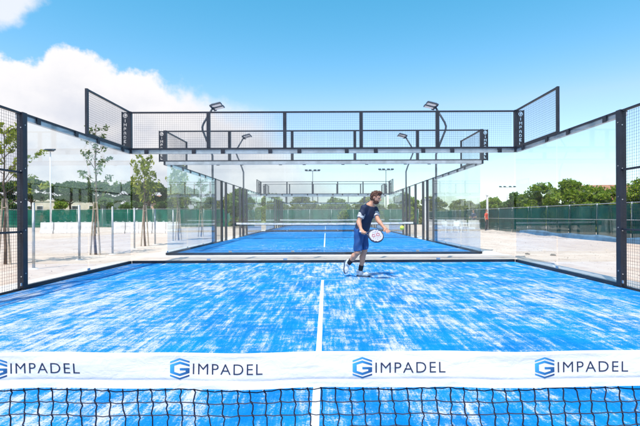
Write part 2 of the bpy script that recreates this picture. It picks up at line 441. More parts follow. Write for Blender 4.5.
tag(sheet('ground', -900, 900, -300, 1500, 0.0, 'ground', 4, 4), kind='structure')
Y1, Y2, Y3 = 0.0, 22.55, 45.1                                    # net lines of the two courts
TURF_Z = 0.030
for nm, yc, ya, yb in (('court_slab', Y1, -10.6, 10.75), ('court_slab', Y2, 11.9, 33.3), ('court_slab', Y3, 34.4, 55.9)):
    tag(box(nm, 'slab', None, -5.75, 5.75, ya, yb, -0.1, 0.016), kind='structure')
for yc, mt in ((Y1, 'turf'), (Y2, 'turf2'), (Y3, 'turf2')):
    t = tag(sheet('court_turf', -4.99, 4.99, yc - 9.99, yc + 9.99, TURF_Z, mt), kind='structure')
    ln = MB().box(-0.025, 0.025, yc - 6.9, yc + 6.92, TURF_Z + .001, TURF_Z + 0.005).build('centre_line', 'line', t)
    for s in (-1, 1):
        MB().box(-4.98, 4.98, yc + s * 6.95 - 0.025, yc + s * 6.95 + 0.025, TURF_Z + .001, TURF_Z + 0.005).build('service_line', 'worn_line', t)

# ------------------------------------------------------------------ lettering plate (laser-cut, sky shows through)
GLY = {  # 5 x 5 cells, # = cut out; bridges kept so the counters hold
    'I': ['.....', '#####', '.....'][0:0] or ['..#..', '..#..', '..#..', '..#..', '..#..'],
    'M': ['#...#', '##.##', '#.#.#', '#...#', '#...#'],
    'P': ['####.', '#..#.', '#.##.', '#....', '#....'],
    'A': ['.##..', '#..#.', '#.##.', '#..#.', '#..#.'],
    'D': ['###..', '#..#.', '#..#.', '#..#.', '#.#..'],
    'E': ['####.', '#....', '###..', '#....', '####.'],
    'L': ['#....', '#....', '#....', '#....', '####.'],
    'G': ['.####', '#....', '#..##', '#...#', '.####'],
}
def plate_mesh():
    """0.14 m wide, 0.98 m tall plate in the XZ plane, origin at its lower left corner"""
    cols, cw = 9, 0.14 / 9
    rows = int(0.98 / cw) + 1; rh = 0.98 / rows
    hole = np.zeros((rows, cols), bool)
    r0 = 2
    # round emblem window with the G kept as a bar inside
    for r in range(8):
        for c in range(cols):
            d = math.hypot(r - 3.5, c - 4.0)
            if d < 3.9 and not (1.6 < d < 2.6 and not (c > 4 and r < 3)): hole[r0 + r, c] = True
    r0 += 10
    for ch in 'IMPADEL':
        for i, row in enumerate(GLY[ch]):
            for j, q in enumerate(row):
                if q == '#': hole[min(rows - 1, r0 + i), 2 + j] = True
        r0 += 7
    mb = MB()
    for r in range(rows):
        c = 0
        while c < cols:
            if hole[r, c]: c += 1; continue
            c1 = c
            while c1 < cols and not hole[r, c1]: c1 += 1
            z1 = 0.98 - r * rh
            mb.box(c * cw, c1 * cw, -0.002, 0.002, z1 - rh * 0.9999, z1)
            c = c1
    me = bpy.data.meshes.new('cut_plate'); me.from_pydata(mb.v, [], mb.f); me.update(); me.materials.append(M['black'])
    return me
PLATE = plate_mesh()

# ------------------------------------------------------------------ padel walls
def pane(parent, x0, x1, y0, y1, z0, z1):
    return box('glass_pane', 'glass', parent, x0, x1, y0, y1, z0, z1)

def end_wall(y, out, label):
    """glass end wall across the court; out = +1 when the outside lies towards +Y"""
    t = thing('glass_end_wall', label, 'glass wall', (0, y, 0))
    Yb = lambda a, b: (min(a * out, b * out), max(a * out, b * out))
    box('base_rail', 'black', t, -5.0, 5.0, *Yb(0.004, 0.075), 0.0, 0.095)
    for k in range(5):
        x0 = -5 + 2 * k
        pane(t, x0 + 0.006, x0 + 1.994, *Yb(0.024, 0.036), 0.096, 3.0)
    box('top_beam', 'beam', t, -5.02, 5.02, *Yb(0.044, 0.124), 2.90, 2.998)
    box('mesh_bottom_rail', 'black', t, -5.0, 5.0, *Yb(0.02, 0.07), 3.002, 3.045)
    box('mesh_top_rail', 'black', t, -5.0, 5.0, *Yb(0.02, 0.06), 3.955, 3.995)
    for x in (-3, -1, 1, 3):
        box('mesh_post', 'black', t, x - 0.045, x + 0.045, *Yb(0.015, 0.085), 3.046, 3.954)
    for k in range(5):
        x0 = -5 + 2 * k + 0.045
        wire_panel('wire_mesh', t, (x0, 0.045 * out, 3.045), (1, 0, 0), (0, 0, 1), 1.91, 0.91)
    for s in (-1, 1):
        box('corner_post', 'black', t, s * 5.005, s * 5.10, *Yb(-0.01, 0.085), 2.90, 4.0)
        pl = obj('lettered_plate', PLATE, None, t); pl.location = (5.105 if s > 0 else -5.245, 0.03 * out, 3.01)
        box('plate_edge', 'black', t, s * 5.247, s * 5.262, *Yb(0.01, 0.05), 3.0, 4.0)
    for k in range(6):
        for dx in (-0.38, 0.38):
            x = -5 + 2 * k + dx
            if -5 < x < 5:
                box('clamp', 'black', t, x - 0.05, x + 0.05, *Yb(0.008, 0.022), 2.885, 3.0, )
    for k in range(1, 5):
        x = -5 + 2 * k
        box('foot_clip', 'clip', t, x - 0.05, x + 0.05, *Yb(0.012, 0.022), 0.10, 0.15)
    return t

def side_wall(s, ya, yb, na, nb, posts, meshes, label, lip_a=True, lip_b=True):
    """side wall along X = 5*s from ya to yb; na / nb glass panes of 2 m at either end"""
    t = thing('glass_side_wall', label, 'glass wall', (5.0 * s, 0, 0))
    X = lambda a, b: (min(a * s, b * s), max(a * s, b * s))
    def glass(y0, y1, corner, n, sign):
        box('base_rail', 'black', t, *X(0.004, 0.075), y0, y1, 0.0, 0.095)
        for k in range(n):
            p0 = corner + sign * 2 * k; p1 = corner + sign * 2 * (k + 1)
            lo, hi = min(p0, p1), max(p0, p1)
            pane(t, *X(0.024, 0.036), lo + 0.04, hi - 0.006, 0.096, 3.0)
            for q in (0.42, 1.58):
                box('clamp', 'black', t, *X(0.008, 0.022), lo + q - 0.05, lo + q + 0.05, 2.885, 3.0)
            box('foot_clip', 'clip', t, *X(0.012, 0.022), lo - 0.05, lo + 0.05, 0.10, 0.15)
        box('top_beam', 'beam', t, *X(0.044, 0.124), y0, y1, 2.90, 2.972)
        box('top_rail', 'black', t, *X(0.02, 0.126), y0, y1, 2.974, 3.01)
        # tall mesh return over the corner pane
        r0, r1 = (corner + 0.03, corner + 2.0) if sign > 0 else (corner - 2.0, corner - 0.03)
        box('return_bottom_rail', 'black', t, *X(0.022, 0.066), r0, r1, 3.012, 3.05)
        box('return_top_rail', 'black', t, *X(0.022, 0.062), r0, r1, 3.957, 3.997)
        e = r1 if sign > 0 else r0
        box('return_post', 'black', t, *X(0.016, 0.07), e - 0.03, e + 0.03, 3.012, 3.999)
        wire_panel('wire_mesh', t, (0.044 * s, r0, 3.05), (0, 1, 0), (0, 0, 1), r1 - r0, 0.906)
    if nb: glass(yb - 2 * nb, yb, yb, nb, -1)
    if na: glass(ya, ya + 2 * na, ya, na, 1)
    for y in posts:
        box('post', 'black', t, *X(-0.002, 0.105), y - 0.055, y + 0.055, 0.0, 3.012, bevel=0.004)
        box('foot_plate', 'black', t, *X(-0.03, 0.16), y - 0.09, y + 0.09, 0.031, 0.043)
        for z in ((0.25, 0.98, 1.5, 2.02, 2.75) if y < 8 else ()):
            MB().tube([(0.03 * s, y - 0.064, z), (0.03 * s, y - 0.054, z)], 0.011, 6).build('bolt', 'clip', t)
            MB().tube([(-0.012 * s, y - 0.01, z + 0.05), (0.0, y - 0.01, z + 0.05)], 0.011, 6).build('bolt', 'clip', t)
    for (y0, y1) in meshes:
        for z in (0.04, 1.0, 2.0):
            box('mesh_rail', 'black', t, *X(0.03, 0.066), y0, y1, z - 0.017, z + 0.017)
        for z0, z1 in ((0.06, 0.98), (1.02, 1.98), (2.02, 2.96)):
            wire_panel('wire_mesh', t, (0.047 * s, y0, z0), (0, 1, 0), (0, 0, 1), y1 - y0, z1 - z0)
    gy = [y for y in posts]
    a0 = (ya + 2 * na) if na else min(gy); b0 = (yb - 2 * nb) if nb else max(gy)
    box('mesh_top_rail', 'black', t, *X(0.026, 0.07), a0 + 0.001, b0 - 0.001, 2.972, 3.008)
    return t

end_wall(10.0, 1, 'glass back wall of the near court, wire mesh above, behind the player')
for s, sd_ in ((-1, 'left'), (1, 'right')):
    side_wall(s, -2.2, 10.0, 0, 2, [6.05, 4.05, 2.05, 0.0], [(4.11, 5.99), (2.11, 3.99)],
              'glass side wall of the near court on the %s, with tall black post' % sd_)
end_wall(Y2 - 10, -1, 'glass wall at the near end of the second court, black mesh on top')
end_wall(Y2 + 10, 1, 'small glass wall at the far end of the second court')
for s, sd_ in ((-1, 'left'), (1, 'right')):
    side_wall(s, Y2 - 10, Y2 + 10, 3, 3, [Y2 - 3.94, Y2 - 2.7, Y2 - 1.8, Y2 + 0.05, Y2 + 1.8, Y2 + 2.7, Y2 + 3.94],
              [(Y2 - 3.88, Y2 - 2.76), (Y2 + 2.76, Y2 + 3.88)],
              'glass side wall of the second court on the %s, receding, with thin black posts' % sd_)

end_wall(Y3 - 10, -1, 'small glass wall at the near end of the farthest court')
end_wall(Y3 + 10, 1, 'tiny glass wall at the far end of the farthest court')
for s, sd_ in ((-1, 'left'), (1, 'right')):
    side_wall(s, Y3 - 10, Y3 + 10, 3, 3, [Y3 - 3.94, Y3 - 1.8, Y3 + 0.05, Y3 + 1.8, Y3 + 3.94], [(Y3 - 3.88, Y3 - 1.86), (Y3 + 1.86, Y3 + 3.88)],
              'glass side wall of the farthest court on the %s' % sd_)

# ------------------------------------------------------------------ nets
def net_top(x): return 0.868 + 0.04 * (x / 5.0) ** 2 + 0.0022 * math.sin(x * 7.3) + 0.0012 * math.sin(x * 17 + 1)
def band_y(x, q):
    """front face of the band at x and q (0 bottom .. 1 top)"""
    v = mnoise.noise(Vector((x * 3.1, q * 0.9, 0.3))) * 0.0050 + mnoise.noise(Vector((x * 8.0 + q * 2.2, q * 2.2, 4.7))) * 0.0028
    fall = min(1, (1 - q) * 4)
    return -0.006 + v * fall + 0.0022 * math.exp(-((q - 0.23) / 0.022) ** 2)
BAND_H = 0.095
def make_net():
    t = thing('padel_net', 'black padel net with printed white band across the foreground', 'net', (0, Y1, 0))
    # band folded over the cable: front, top, back
    NX = 900; qs = [0.0, 0.03, 0.10, 0.17, 0.205, 0.23, 0.255, 0.33, 0.45, 0.58, 0.72, 0.84, 0.93, 0.98]
    mb = MB(); cols = []
    for i in range(NX + 1):
        x = -4.9 + 9.8 * i / NX; zt = net_top(x); col = []
        low = 0.0022 * mnoise.noise(Vector((x * 6, 9.1, 0)))
        for q in qs:
            z = zt - BAND_H * (1 - q) + low * (1 - q)
            y = band_y(x, q)
            col.append((x, y, z))
        col.append((x, -0.003, zt + 0.0005)); col.append((x, 0.004, zt)); col.append((x, 0.008, zt - 0.006))
        col.append((x, 0.009, zt - BAND_H * 0.5)); col.append((x, 0.008, zt - BAND_H))
        cols.append(col)
    n = len(cols[0])
    for col in cols: mb.v.extend(col)
    for i in range(NX):
        for k in range(n - 1):
            a = i * n + k; mb.f.append((a, a + n, a + n + 1, a + 1))
    band = mb.build('top_band', 'band', t, smooth=True)
    def on_band(px, pz, off=0.0007):
        q = 1 - (net_top(px) - pz) / BAND_H
        return (px, band_y(px, q) - off, pz)
    # printed logos, every half metre
    cu = bpy.data.curves.new('lettering_src', 'FONT'); cu.body = 'IMPADEL'; cu.size = 0.0392; cu.space_character = 1.16; cu.resolution_u = 4
    cu.fill_mode = 'FRONT'; cu.offset = -0.00022
    src = bpy.data.objects.new('lettering_src', cu); C.objects.link(src)
    dg = bpy.context.evaluated_depsgraph_get()
    tm = bpy.data.meshes.new_from_object(src.evaluated_get(dg)); bpy.data.objects.remove(src)
    tv = np.array([v.co[:] for v in tm.vertices]); tf = [tuple(p.vertices) for p in tm.polygons]
    tv[:, 0] -= tv[:, 0].min(); tv[:, 0] *= 0.19 / tv[:, 0].max(); tv[:, 1] *= 0.0285 / tv[:, 1].max()
    G = [[(0, .37), (0, .25), (.5, .11), (.5, .21)], [(0, .37), (-.5, .21), (-.29, .16), (0, .25)], [(-.5, .21), (-.5, -.21), (-.29, -.16), (-.29, .16)],
         [(-.5, -.21), (0, -.37), (0, -.25), (-.29, -.16)], [(0, -.37), (.5, -.21), (.3, -.16), (0, -.25)], [(.5, -.21), (.5, .03), (.3, .03), (.3, -.16)], [(0, .03), (0, -.08), (.3, -.08), (.3, .03)]]
    T1 = [[(-.5, .29), (0, .46), (0, .55), (-.5, .37)], [(0, .46), (.5, .30), (.5, .38), (0, .55)]]
    T2 = [[(x, -y) for x, y in q] for q in T1]
    for k in range(-9, 10):
        ex = -0.388 + 0.07 - 0.012 + 0.497 * k          # emblem centre
        if not -4.7 < ex < 4.5: continue
        bm_ = bmesh.new()
        for poly in G + T1 + T2:
            vs = [bm_.verts.new(on_band(ex + px * 0.053, net_top(ex) - 0.0415 + py * 0.053)) for px, py in poly]
            bm_.faces.new(vs)
        me = bpy.data.meshes.new('emblem'); bm_.to_mesh(me); bm_.free()
        obj('emblem', me, 'emblem', band)
        lx = ex + 0.0355
        vv = []
        for (px, py, _) in tv:
            x = lx + px; vv.append(on_band(x, net_top(x) - 0.0555 + py))
        me = bpy.data.meshes.new('lettering'); me.from_pydata(vv, [], tf); me.update()
        obj('lettering', me, 'navy_print', band)
    # knotted netting
    nb = MB(); cx, cz = 0.0388, 0.0342
    ncol = int(9.9 / cx); nrow = 22
    zs = [-0.008 - cz * r for r in range(nrow)]
    rnd = random.Random(3)
    node = {}
    for i in range(ncol + 1):
        for r in range(nrow):
            x = -4.95 + i * cx + 0.0042 * r * (0.55 + 0.5 * math.sin(i * 0.05)) + rnd.uniform(-.0032, .0032)
            z = net_top(x) - BAND_H + zs[r] + rnd.uniform(-.0024, .0024) + 0.0018 * math.sin(i * 0.7 + r)
            node[i, r] = Vector((x, 0.002 + rnd.uniform(-.002, .002), max(0.045, z)))
    for i in range(ncol + 1):
        for r in range(nrow):
            p = node[i, r]
            if i < ncol: 
                q = node[i + 1, r]; mid = (p + q) / 2 + Vector((0, 0, -0.0014))
                nb.tube([p, mid + Vector((0, 0, rnd.uniform(-.0016, .0012))), q], 0.0019, 3, False)
            if r == 0: nb.tube([p + Vector((-0.001, 0, 0.02)), p], 0.0019, 3, False)
            if r < nrow - 1:
                q = node[i, r + 1]; d = q - p; w1, w2, w3 = rnd.uniform(.0002, .0036), rnd.uniform(-.0022, .0016), rnd.uniform(-.0034, .0004); tk = rnd.uniform(.0020, .0026)
                nb.tube([p, p + d * 0.22 + Vector((w1, 0, 0)), p + d * 0.55 + Vector((w2, 0, 0)), p + d * 0.85 + Vector((w3, 0, 0)), q], tk, 3, False)
            k_ = 0.0042                                                        # the knot
            nb.add([tuple(p + Vector(o_)) for o_ in ((k_, 0, 0), (-k_, 0, 0.001), (0, k_, 0), (0, -k_, 0), (0, 0, k_ * 1.2), (0, 0, -k_ * 1.2))],
                   [(0, 2, 4), (2, 1, 4), (1, 3, 4), (3, 0, 4), (2, 0, 5), (1, 2, 5), (3, 1, 5), (0, 3, 5)])
    net = nb.build('netting', 'cord', t); net['kind'] = 'stuff'
    cb = MB().tube([(-5.0, 0.002, net_top(-4.9) - .006)] + [(-4.9 + 0.2 * i, 0.002, net_top(-4.9 + .2 * i) - .006) for i in range(50)] + [(5.0, 0.002, net_top(4.9) - .006)], 0.003, 6)
    cb.build('cable', 'galv', t)
    for s in (-1, 1):
        MB().box(s * 5.0 - 0.04, s * 5.0 + 0.04, -0.04, 0.04, 0.03, 1.0).build('net_post', 'black', t, bevel=0.006)
    MB().box(-4.95, 4.95, 0.0, 0.006, 0.034, 0.05).build('bottom_tape', 'cord', t)
    return t
def copy_tree(o, parent=None):
    c = o.copy(); C.objects.link(c); c.parent = parent
    for ch in list(o.children): copy_tree(ch, c)
    return c
net1 = make_net()
net2 = copy_tree(net1); net2.location.y = Y2
net2['label'] = 'distant padel net crossing the middle of the second court'
net3 = copy_tree(net1); net3.location.y = Y3; net3['label'] = 'tiny padel net in the farthest court'

# ------------------------------------------------------------------ floodlights on cranked poles
def floodlight(x, y, s, label):
    """s: +1 leans its head towards +X"""
    t = thing('floodlight', label, 'floodlight', (x, y, 0), 0, 'cranked floodlight poles of the second court')
    MB().tube([(0, 0, 0.016), (0, 0, 4.15), (-0.10 * s, 0, 4.45), (-0.46 * s, 0, 5.35), (-0.48 * s, 0, 5.5), (-0.42 * s, 0, 5.68), (0.02 * s, 0, 6.42)],
              [0.05, 0.05, 0.05, 0.048, 0.048, 0.047, 0.045], 10).build('pole', 'pole', t, smooth=True)
    box('base_plate', 'galv', t, -0.12, 0.12, -0.12, 0.12, 0.016, 0.032)
    MB().tube([(0.02 * s, -0.34, 6.42), (0.02 * s, 0.34, 6.42)], 0.03, 8).build('cross_arm', 'pole', t)
    for dy in (-0.26, 0.26):
        h = thing('x', None, None); C.objects.unlink(h); bpy.data.objects.remove(h)
        mb = MB().box(-0.02, 0.46, -0.17, 0.17, -0.03, 0.04)
        for k in range(7): mb.box(0.03 + k * 0.06, 0.045 + k * 0.06, -0.15, 0.15, 0.041, 0.075)
        hd = mb.build('lamp_head', 'pole', t, bevel=0.004)
        hd.location = (0.05 * s, dy, 6.45); hd.rotation_euler = (0, R(-14 if s > 0 else 194), 0)
        if s < 0: hd.rotation_euler = (0, R(-14), R(180))
        ln = MB().box(0.01, 0.43, -0.145, 0.145, -0.036, -0.031).build('lens', 'lens', hd)
        MB().box(-0.06, 0.05, -0.19, -0.175, -0.06, 0.02).box(-0.06, 0.05, 0.175, 0.19, -0.06, 0.02).box(-0.075, -0.061, -0.19, 0.19, -0.06, 0.02).build('bracket', 'pole', hd)
    return t
PX = 5.32
floodlight(-PX, Y2 - 3.35, 1, 'nearer left floodlight on cranked dark pole, its lamp above the mesh')
floodlight(PX, Y2 - 3.35, -1, 'nearer right floodlight on cranked dark pole, its lamp above the mesh')
floodlight(-PX, Y2 + 4.3, 1, 'farther left floodlight on cranked pole, lamp seen through the mesh')
floodlight(PX, Y2 + 4.3, -1, 'farther right floodlight on cranked pole, lamp seen through the mesh')

def tlamp(x, y, h, label, mat='galv', w=1.1):
    t = thing('lamp_mast', label, 'lamp mast', (x, y, 0), 0, 'distant T-shaped lamp masts')
    MB().tube([(0, 0, 0), (0, 0, h * 0.5), (0, 0, h)], [0.08, 0.065, 0.05], 8).build('mast', mat, t, smooth=True)
    MB().box(-w, w, -0.04, 0.04, h - 0.02, h + 0.06).build('crossbar', mat, t)
    for dx in (-w * 0.9, -w * 0.35, w * 0.35, w * 0.9):
        hd = MB().box(-0.22, 0.22, -0.3, 0.1, -0.05, 0.08).build('lamp_head', 'pole', t, bevel=0.01)
        hd.location = (dx, -0.05, h + 0.16); hd.rotation_euler = (R(24), 0, 0)
    return t
tlamp(-2.0, 66, 8.35, 'distant T-shaped lamp mast above the far wall, left of the player', 'pole')
tlamp(9.5, 66, 8.45, 'distant T-shaped lamp mast above the far wall, right of the player', 'pole')
tlamp(-27.7, 42, 7.9, 'pale slender lamp mast before the umbrella pines', 'plastic_white', 0.35)
tlamp(37, 86, 7.0, 'very small lamp mast on the skyline over the right fence', 'galv', 1.6)

# ------------------------------------------------------------------ foliage
def leaf_cloud(clumps, size, n_each, flat=0.0, droop=0.0, aspect=0.5):
    """clumps: (centre, radii); returns verts/faces of randomly turned leaf quads"""
    V, F = [], []
    for (c, r) in clumps:
        n = int(n_each * (0.6 + 0.8 * rng.random()))
        u = rng.normal(size=(n, 3)); u /= np.linalg.norm(u, axis=1)[:, None]
        rad = rng.random(n) ** (1 / 2.2)
        p = np.array(c) + u * rad[:, None] * np.array(r)
        a = rng.normal(size=(n, 3)); a[:, 2] = a[:, 2] * (1 - flat) - droop; a /= np.linalg.norm(a, axis=1)[:, None]
        b = np.cross(a, rng.normal(size=(n, 3))); b /= np.linalg.norm(b, axis=1)[:, None]
        s = size * (0.6 + 0.8 * rng.random(n))[:, None]
        q = np.stack([p - a * s, p + b * s * aspect, p + a * s, p - b * s * aspect], 1).reshape(-1, 3)
        o = len(V); V.extend(map(tuple, q)); F.extend([(o + 4 * i, o + 4 * i + 1, o + 4 * i + 2, o + 4 * i + 3) for i in range(n)])
    return V, F

def foliage_obj(name, vf, mat, parent):
    me = bpy.data.meshes.new(name); me.from_pydata(vf[0], [], vf[1]); me.update()
    return obj(name, me, mat, parent)

def wob(a, b, n, amp, rnd):
    a, b = Vector(a), Vector(b)
    return [a.lerp(b, i / n) + Vector((rnd.uniform(-amp, amp), rnd.uniform(-amp, amp), 0)) * (0 if i in (0, n) else 1) for i in range(n + 1)]

def broad_tree(x, y, h, w, mat, label, seed, name='leafy_tree', group=None, leaf=0.17, n=200, low=0.12, cat='tree', nclump=20):
    rnd = random.Random(seed)
    t = thing(name, label, cat, (x, y, 0), 0, group)
    tr = MB(); fork = h * (low + 0.16)
    tr.tube(wob((0, 0, -0.05), (rnd.uniform(-.1, .1), rnd.uniform(-.1, .1), fork), 3, 0.03 * h, rnd), [0.035 * h, 0.03 * h, 0.026 * h, 0.022 * h], 7)
    cl = []
    for k in range(nclump):
        an = rnd.uniform(0, 6.283); u = rnd.random()
        zz = h * (low + 0.10 + (0.84 - low) * u)
        env = math.sin(math.pi * min(1, (0.25 + 0.72 * u))) ** 0.7
        rr = w * 0.5 * env * rnd.uniform(0.35, 0.95)
        c = (math.cos(an) * rr, math.sin(an) * rr, zz)
        q = rnd.uniform(0.07, 0.17) * (w + h) * 0.5
        cl.append((c, (q, q, q * 0.75)))
        if k % 5 == 0:
            tr.tube(wob((0, 0, fork * 0.9), c, 3, 0.03 * h, rnd), [0.018 * h, 0.012 * h, 0.008 * h, 0.003 * h], 5)
    tr.build('trunk', 'bark', t, smooth=True)
    foliage_obj('crown', leaf_cloud(cl, leaf, n, aspect=0.6), mat, t)
    return t

def pine(x, y, h, w, lean, label, seed):
    rnd = random.Random(seed)
    t = thing('umbrella_pine', label, 'tree', (x, y, 0), 0, 'umbrella pines behind the green fence')
    base = Vector((0, 0, -0.1)); fork = Vector((lean, 0, h * 0.52))
    tr = MB(); tr.tube(wob(base, fork, 5, 0.18, rnd), [.26, .24, .22, .2, .18, .16], 8)
    cl = []
    for k in range(24):
        an = k * 2.4 + rnd.uniform(-.3, .3); rr = w * 0.5 * math.sqrt((k + 0.5) / 24) * rnd.uniform(0.8, 1.0)
        dome = (1 - (rr / (w * 0.5)) ** 2)
        c = (lean * 1.2 + math.cos(an) * rr, math.sin(an) * rr, h * 0.72 + dome * h * 0.19 + rnd.uniform(-.25, .25))
        q = rnd.uniform(0.7, 1.05)
        cl.append((c, (q, q, q * 0.7)))
        if k % 2: cl.append(((c[0] * 0.9, c[1] * 0.9, h * 0.60 + rnd.uniform(-.3, .3)), (q * .9, q * .9, q * 0.6)))
        if k % 2 == 0: tr.tube(wob(fork * rnd.uniform(0.8, 1.0), Vector(c) - Vector((0, 0, .3)), 4, 0.15, rnd), [.11, .08, .06, .05, .02], 6)
    tr.build('trunk', 'pine_bark', t, smooth=True)
    foliage_obj('crown', leaf_cloud(cl, 0.20, 330, aspect=0.45), 'leaf_pine', t)
    return t

def sapling(x, y, h, mat, label, seed, leaves=520, spread=0.55, feather=False, stakes=True):
    rnd = random.Random(seed)
    t = thing('young_tree', label, 'tree', (x, y, 0), 0, 'young staked trees left of the courts')
    tr = MB(); top = Vector((rnd.uniform(-.1, .1), rnd.uniform(-.1, .1), h))
    path = wob((0, 0, -0.05), top, 7, 0.04, rnd)
    tr.tube(path, [.045, .04, .036, .03, .025, .018, .012, .005], 7)
    cl = []
    nb = 17
    for k in range(nb):
        u = 0.42 + 0.55 * k / nb
        p = path[0].lerp(top, u)
        an = k * 2.4 + rnd.uniform(-.4, .4); L = spread * (1.15 - u) * 1.5 * rnd.uniform(0.7, 1.25) + 0.12
        up = (1.6 if feather else 0.75)
        e = p + Vector((math.cos(an) * L, math.sin(an) * L, L * up * rnd.uniform(.7, 1.1)))
        tr.tube([p, p.lerp(e, .5) + Vector((0, 0, 0.04)), e], [.011, .008, .003], 4)
        for q in (0.45, 0.7, 0.95, 1.05):
            c = p.lerp(e, q) + Vector((rnd.uniform(-.05, .05), rnd.uniform(-.05, .05), rnd.uniform(-.04, .06)))
            r = rnd.uniform(.07, .17)
            cl.append((tuple(c), (r, r, r * (1.6 if feather else 0.8))))
    tr.build('trunk', 'bark', t, smooth=True)
    foliage_obj('crown', leaf_cloud(cl, 0.06 if not feather else 0.085, leaves / len(cl), aspect=0.42, droop=-0.3 if feather else 0.25), mat, t)
    if stakes:
        for sx in (-1, 1):
            MB().tube([(0.16 * sx, -0.05, -0.02), (0.05 * sx, -0.02, 1.75)], 0.028, 7).build('stake', 'stake', t)
        MB().tube([(-0.08, -0.03, 1.5), (0.08, -0.03, 1.52)], 0.016, 6).build('tie', 'stake', t)
    return t

sapling(-8.45, 10.2, 3.7, 'leaf_yel', 'yellow-green young tree seen through the left mesh panel', 11, 1500, 0.75)
sapling(-7.55, 13.0, 4.35, 'leaf_sap', 'tall sparse staked sapling rising above the left glass wall', 12, 620, 0.62)
sapling(-7.65, 17.1, 3.75, 'leaf_yel', 'feathery yellow-green sapling left of the second court corner', 13, 800, 0.42, True)
sapling(-7.7, 21.4, 3.7, 'leaf_yel', 'yellow-green sapling seen through the near corner glass of the second court', 14, 1200, 0.5, True)
sapling(-7.75, 25.6, 3.6, 'leaf_sap', 'small sapling seen through the second court left wall', 15, 900, 0.55)

ORD = ['first', 'second', 'third', 'fourth', 'fifth', 'sixth', 'seventh', 'eighth', 'ninth', 'tenth', 'eleventh', 'twelfth', 'thirteenth', 'fourteenth', 'fifteenth']
# ---- short grey posts along the left path
for i, (x, y) in enumerate([(-6.95, 9.1), (-7.15, 11.35), (-7.05, 13.1), (-7.35, 15.4), (-7.55, 17.9), (-7.6, 20.3)]):
    t = thing('steel_post', 'short grey steel post on the sand, %s from the left' % ORD[i], 'post', (x, y, 0), 0, 'short grey posts left of the courts')
    MB().tube([(0, 0, -0.05), (0, 0, 1.58)], 0.032, 10).build('shaft', 'galv', t, smooth=True)
    MB().tube([(0, 0, 1.581), (0, 0, 1.60)], [0.036, 0.02], 10).build('cap', 'galv', t)
    MB().tube([(0, 0, 0.0), (0, 0, 0.03)], [0.12, 0.08], 10).build('footing', 'slab', t)

# ---- white concrete blocks
def concrete_block(x, y, w, label, rz=0.0, h=0.86):
    t = thing('concrete_block', label, 'concrete block', (x, y, 0), rz, 'white concrete blocks along the site')
    mb = MB()
    prof = [(-0.28, 0), (-0.28, 0.18), (-0.2, 0.3), (-0.17, h), (0.17, h), (0.2, 0.3), (0.28, 0.18), (0.28, 0)]
    vs = [(-w / 2, a, b) for a, b in prof] + [(w / 2, a, b) for a, b in prof]; n = len(prof)
    mb.add(vs, [tuple(reversed(range(n))), tuple(range(n, 2 * n))] + [(k, (k + 1) % n, n + (k + 1) % n, n + k) for k in range(n)])
    mb.build('body', 'block', t, bevel=0.02)
    for dx in (-w * 0.27, w * 0.27):
        MB().tube([(dx - .06, 0, h - 0.01), (dx - .06, 0, h + 0.06), (dx + .06, 0, h + 0.06), (dx + .06, 0, h - 0.01)], 0.012, 6).build('lifting_eye', 'galv', t)
for k in range(4):
    concrete_block(-21.2 + k * 1.02, 31.6 + (k % 2) * 0.06, 0.98, 'white concrete block, %s from the left in the row behind the tallest sapling' % ORD[k])
for k in range(5):
    concrete_block(-15.6 + k * 1.02, 31.3 + (k % 2) * 0.05, 0.98, 'white concrete block, %s from the left in the row behind the feathery sapling' % ORD[k])
for k in range(5):
    concrete_block(10.2 + k * 0.5, 40 - k * 1.5, 0.98, 'white concrete block, %s from the far end of the row right of the second court' % ORD[k], R(-72))

# ---- long fences with windscreens
def fence(p0, p1, h, bay, mat, label, zlow=0.06, rails=(), tall=()):
    p0, p1 = Vector(p0), Vector(p1); L = (p1 - p0).length; a = math.atan2(p1.y - p0.y, p1.x - p0.x)
    t = thing('windscreen_fence', label, 'fence', (p0.x, p0.y, 0), a)
    n = max(1, round(L / bay)); b = L / n
    post = MB().tube([(0, 0, -0.1), (0, 0, h + 0.08)], 0.035, 8); pm = None
    for k in range(n + 1):
        if pm is None:
            o = post.build('post', 'galv', t, smooth=True); pm = o.data
        else:
            o = obj('post', pm, None, t)
        o.location = (k * b, 0.045, 0)
    for k in range(n):
        # slack cloth panel
        mb = MB(); nx, nz = 8, 3
        for j in range(nz + 1):
            for i in range(nx + 1):
                sag = 0.03 * math.sin(math.pi * i / nx) * (1 if j == nz else 0.3)
                mb.v.append((k * b + 0.02 + (b - 0.04) * i / nx, 0.03 * mnoise.noise(Vector((k * 3.1 + i * 0.7, j * 1.3, h))), zlow + (h - zlow) * j / nz - sag))
        for j in range(nz):
            for i in range(nx):
                q = j * (nx + 1) + i; mb.f.append((q, q + 1, q + nx + 2, q + nx + 1))
        mb.build('screen_panel', mat, t)
    MB().tube([(0, 0.045, h + 0.05), (L, 0.045, h + 0.05)], 0.02, 6).build('top_rail', 'galv', t)
    for z in rails: MB().tube([(0, -0.05, z), (L, -0.05, z)], 0.018, 6).build('pale_rail', 'galv', t)
    return t
fence((-60, 50, 0), (-8.5, 50, 0), 2.15, 3.0, 'screen', 'long green windscreen fence below the umbrella pines')
fence((-8.4, 59.5, 0), (13.2, 59.5, 0), 2.15, 3.0, 'screen', 'green windscreen fence behind the far end of the courts')
fence((13.65, 59.4, 0), (13.65, 13, 0), 1.75, 2.5, 'screen_dark', 'dark teal windscreen fence running along the right of the courts', rails=(1.02,))
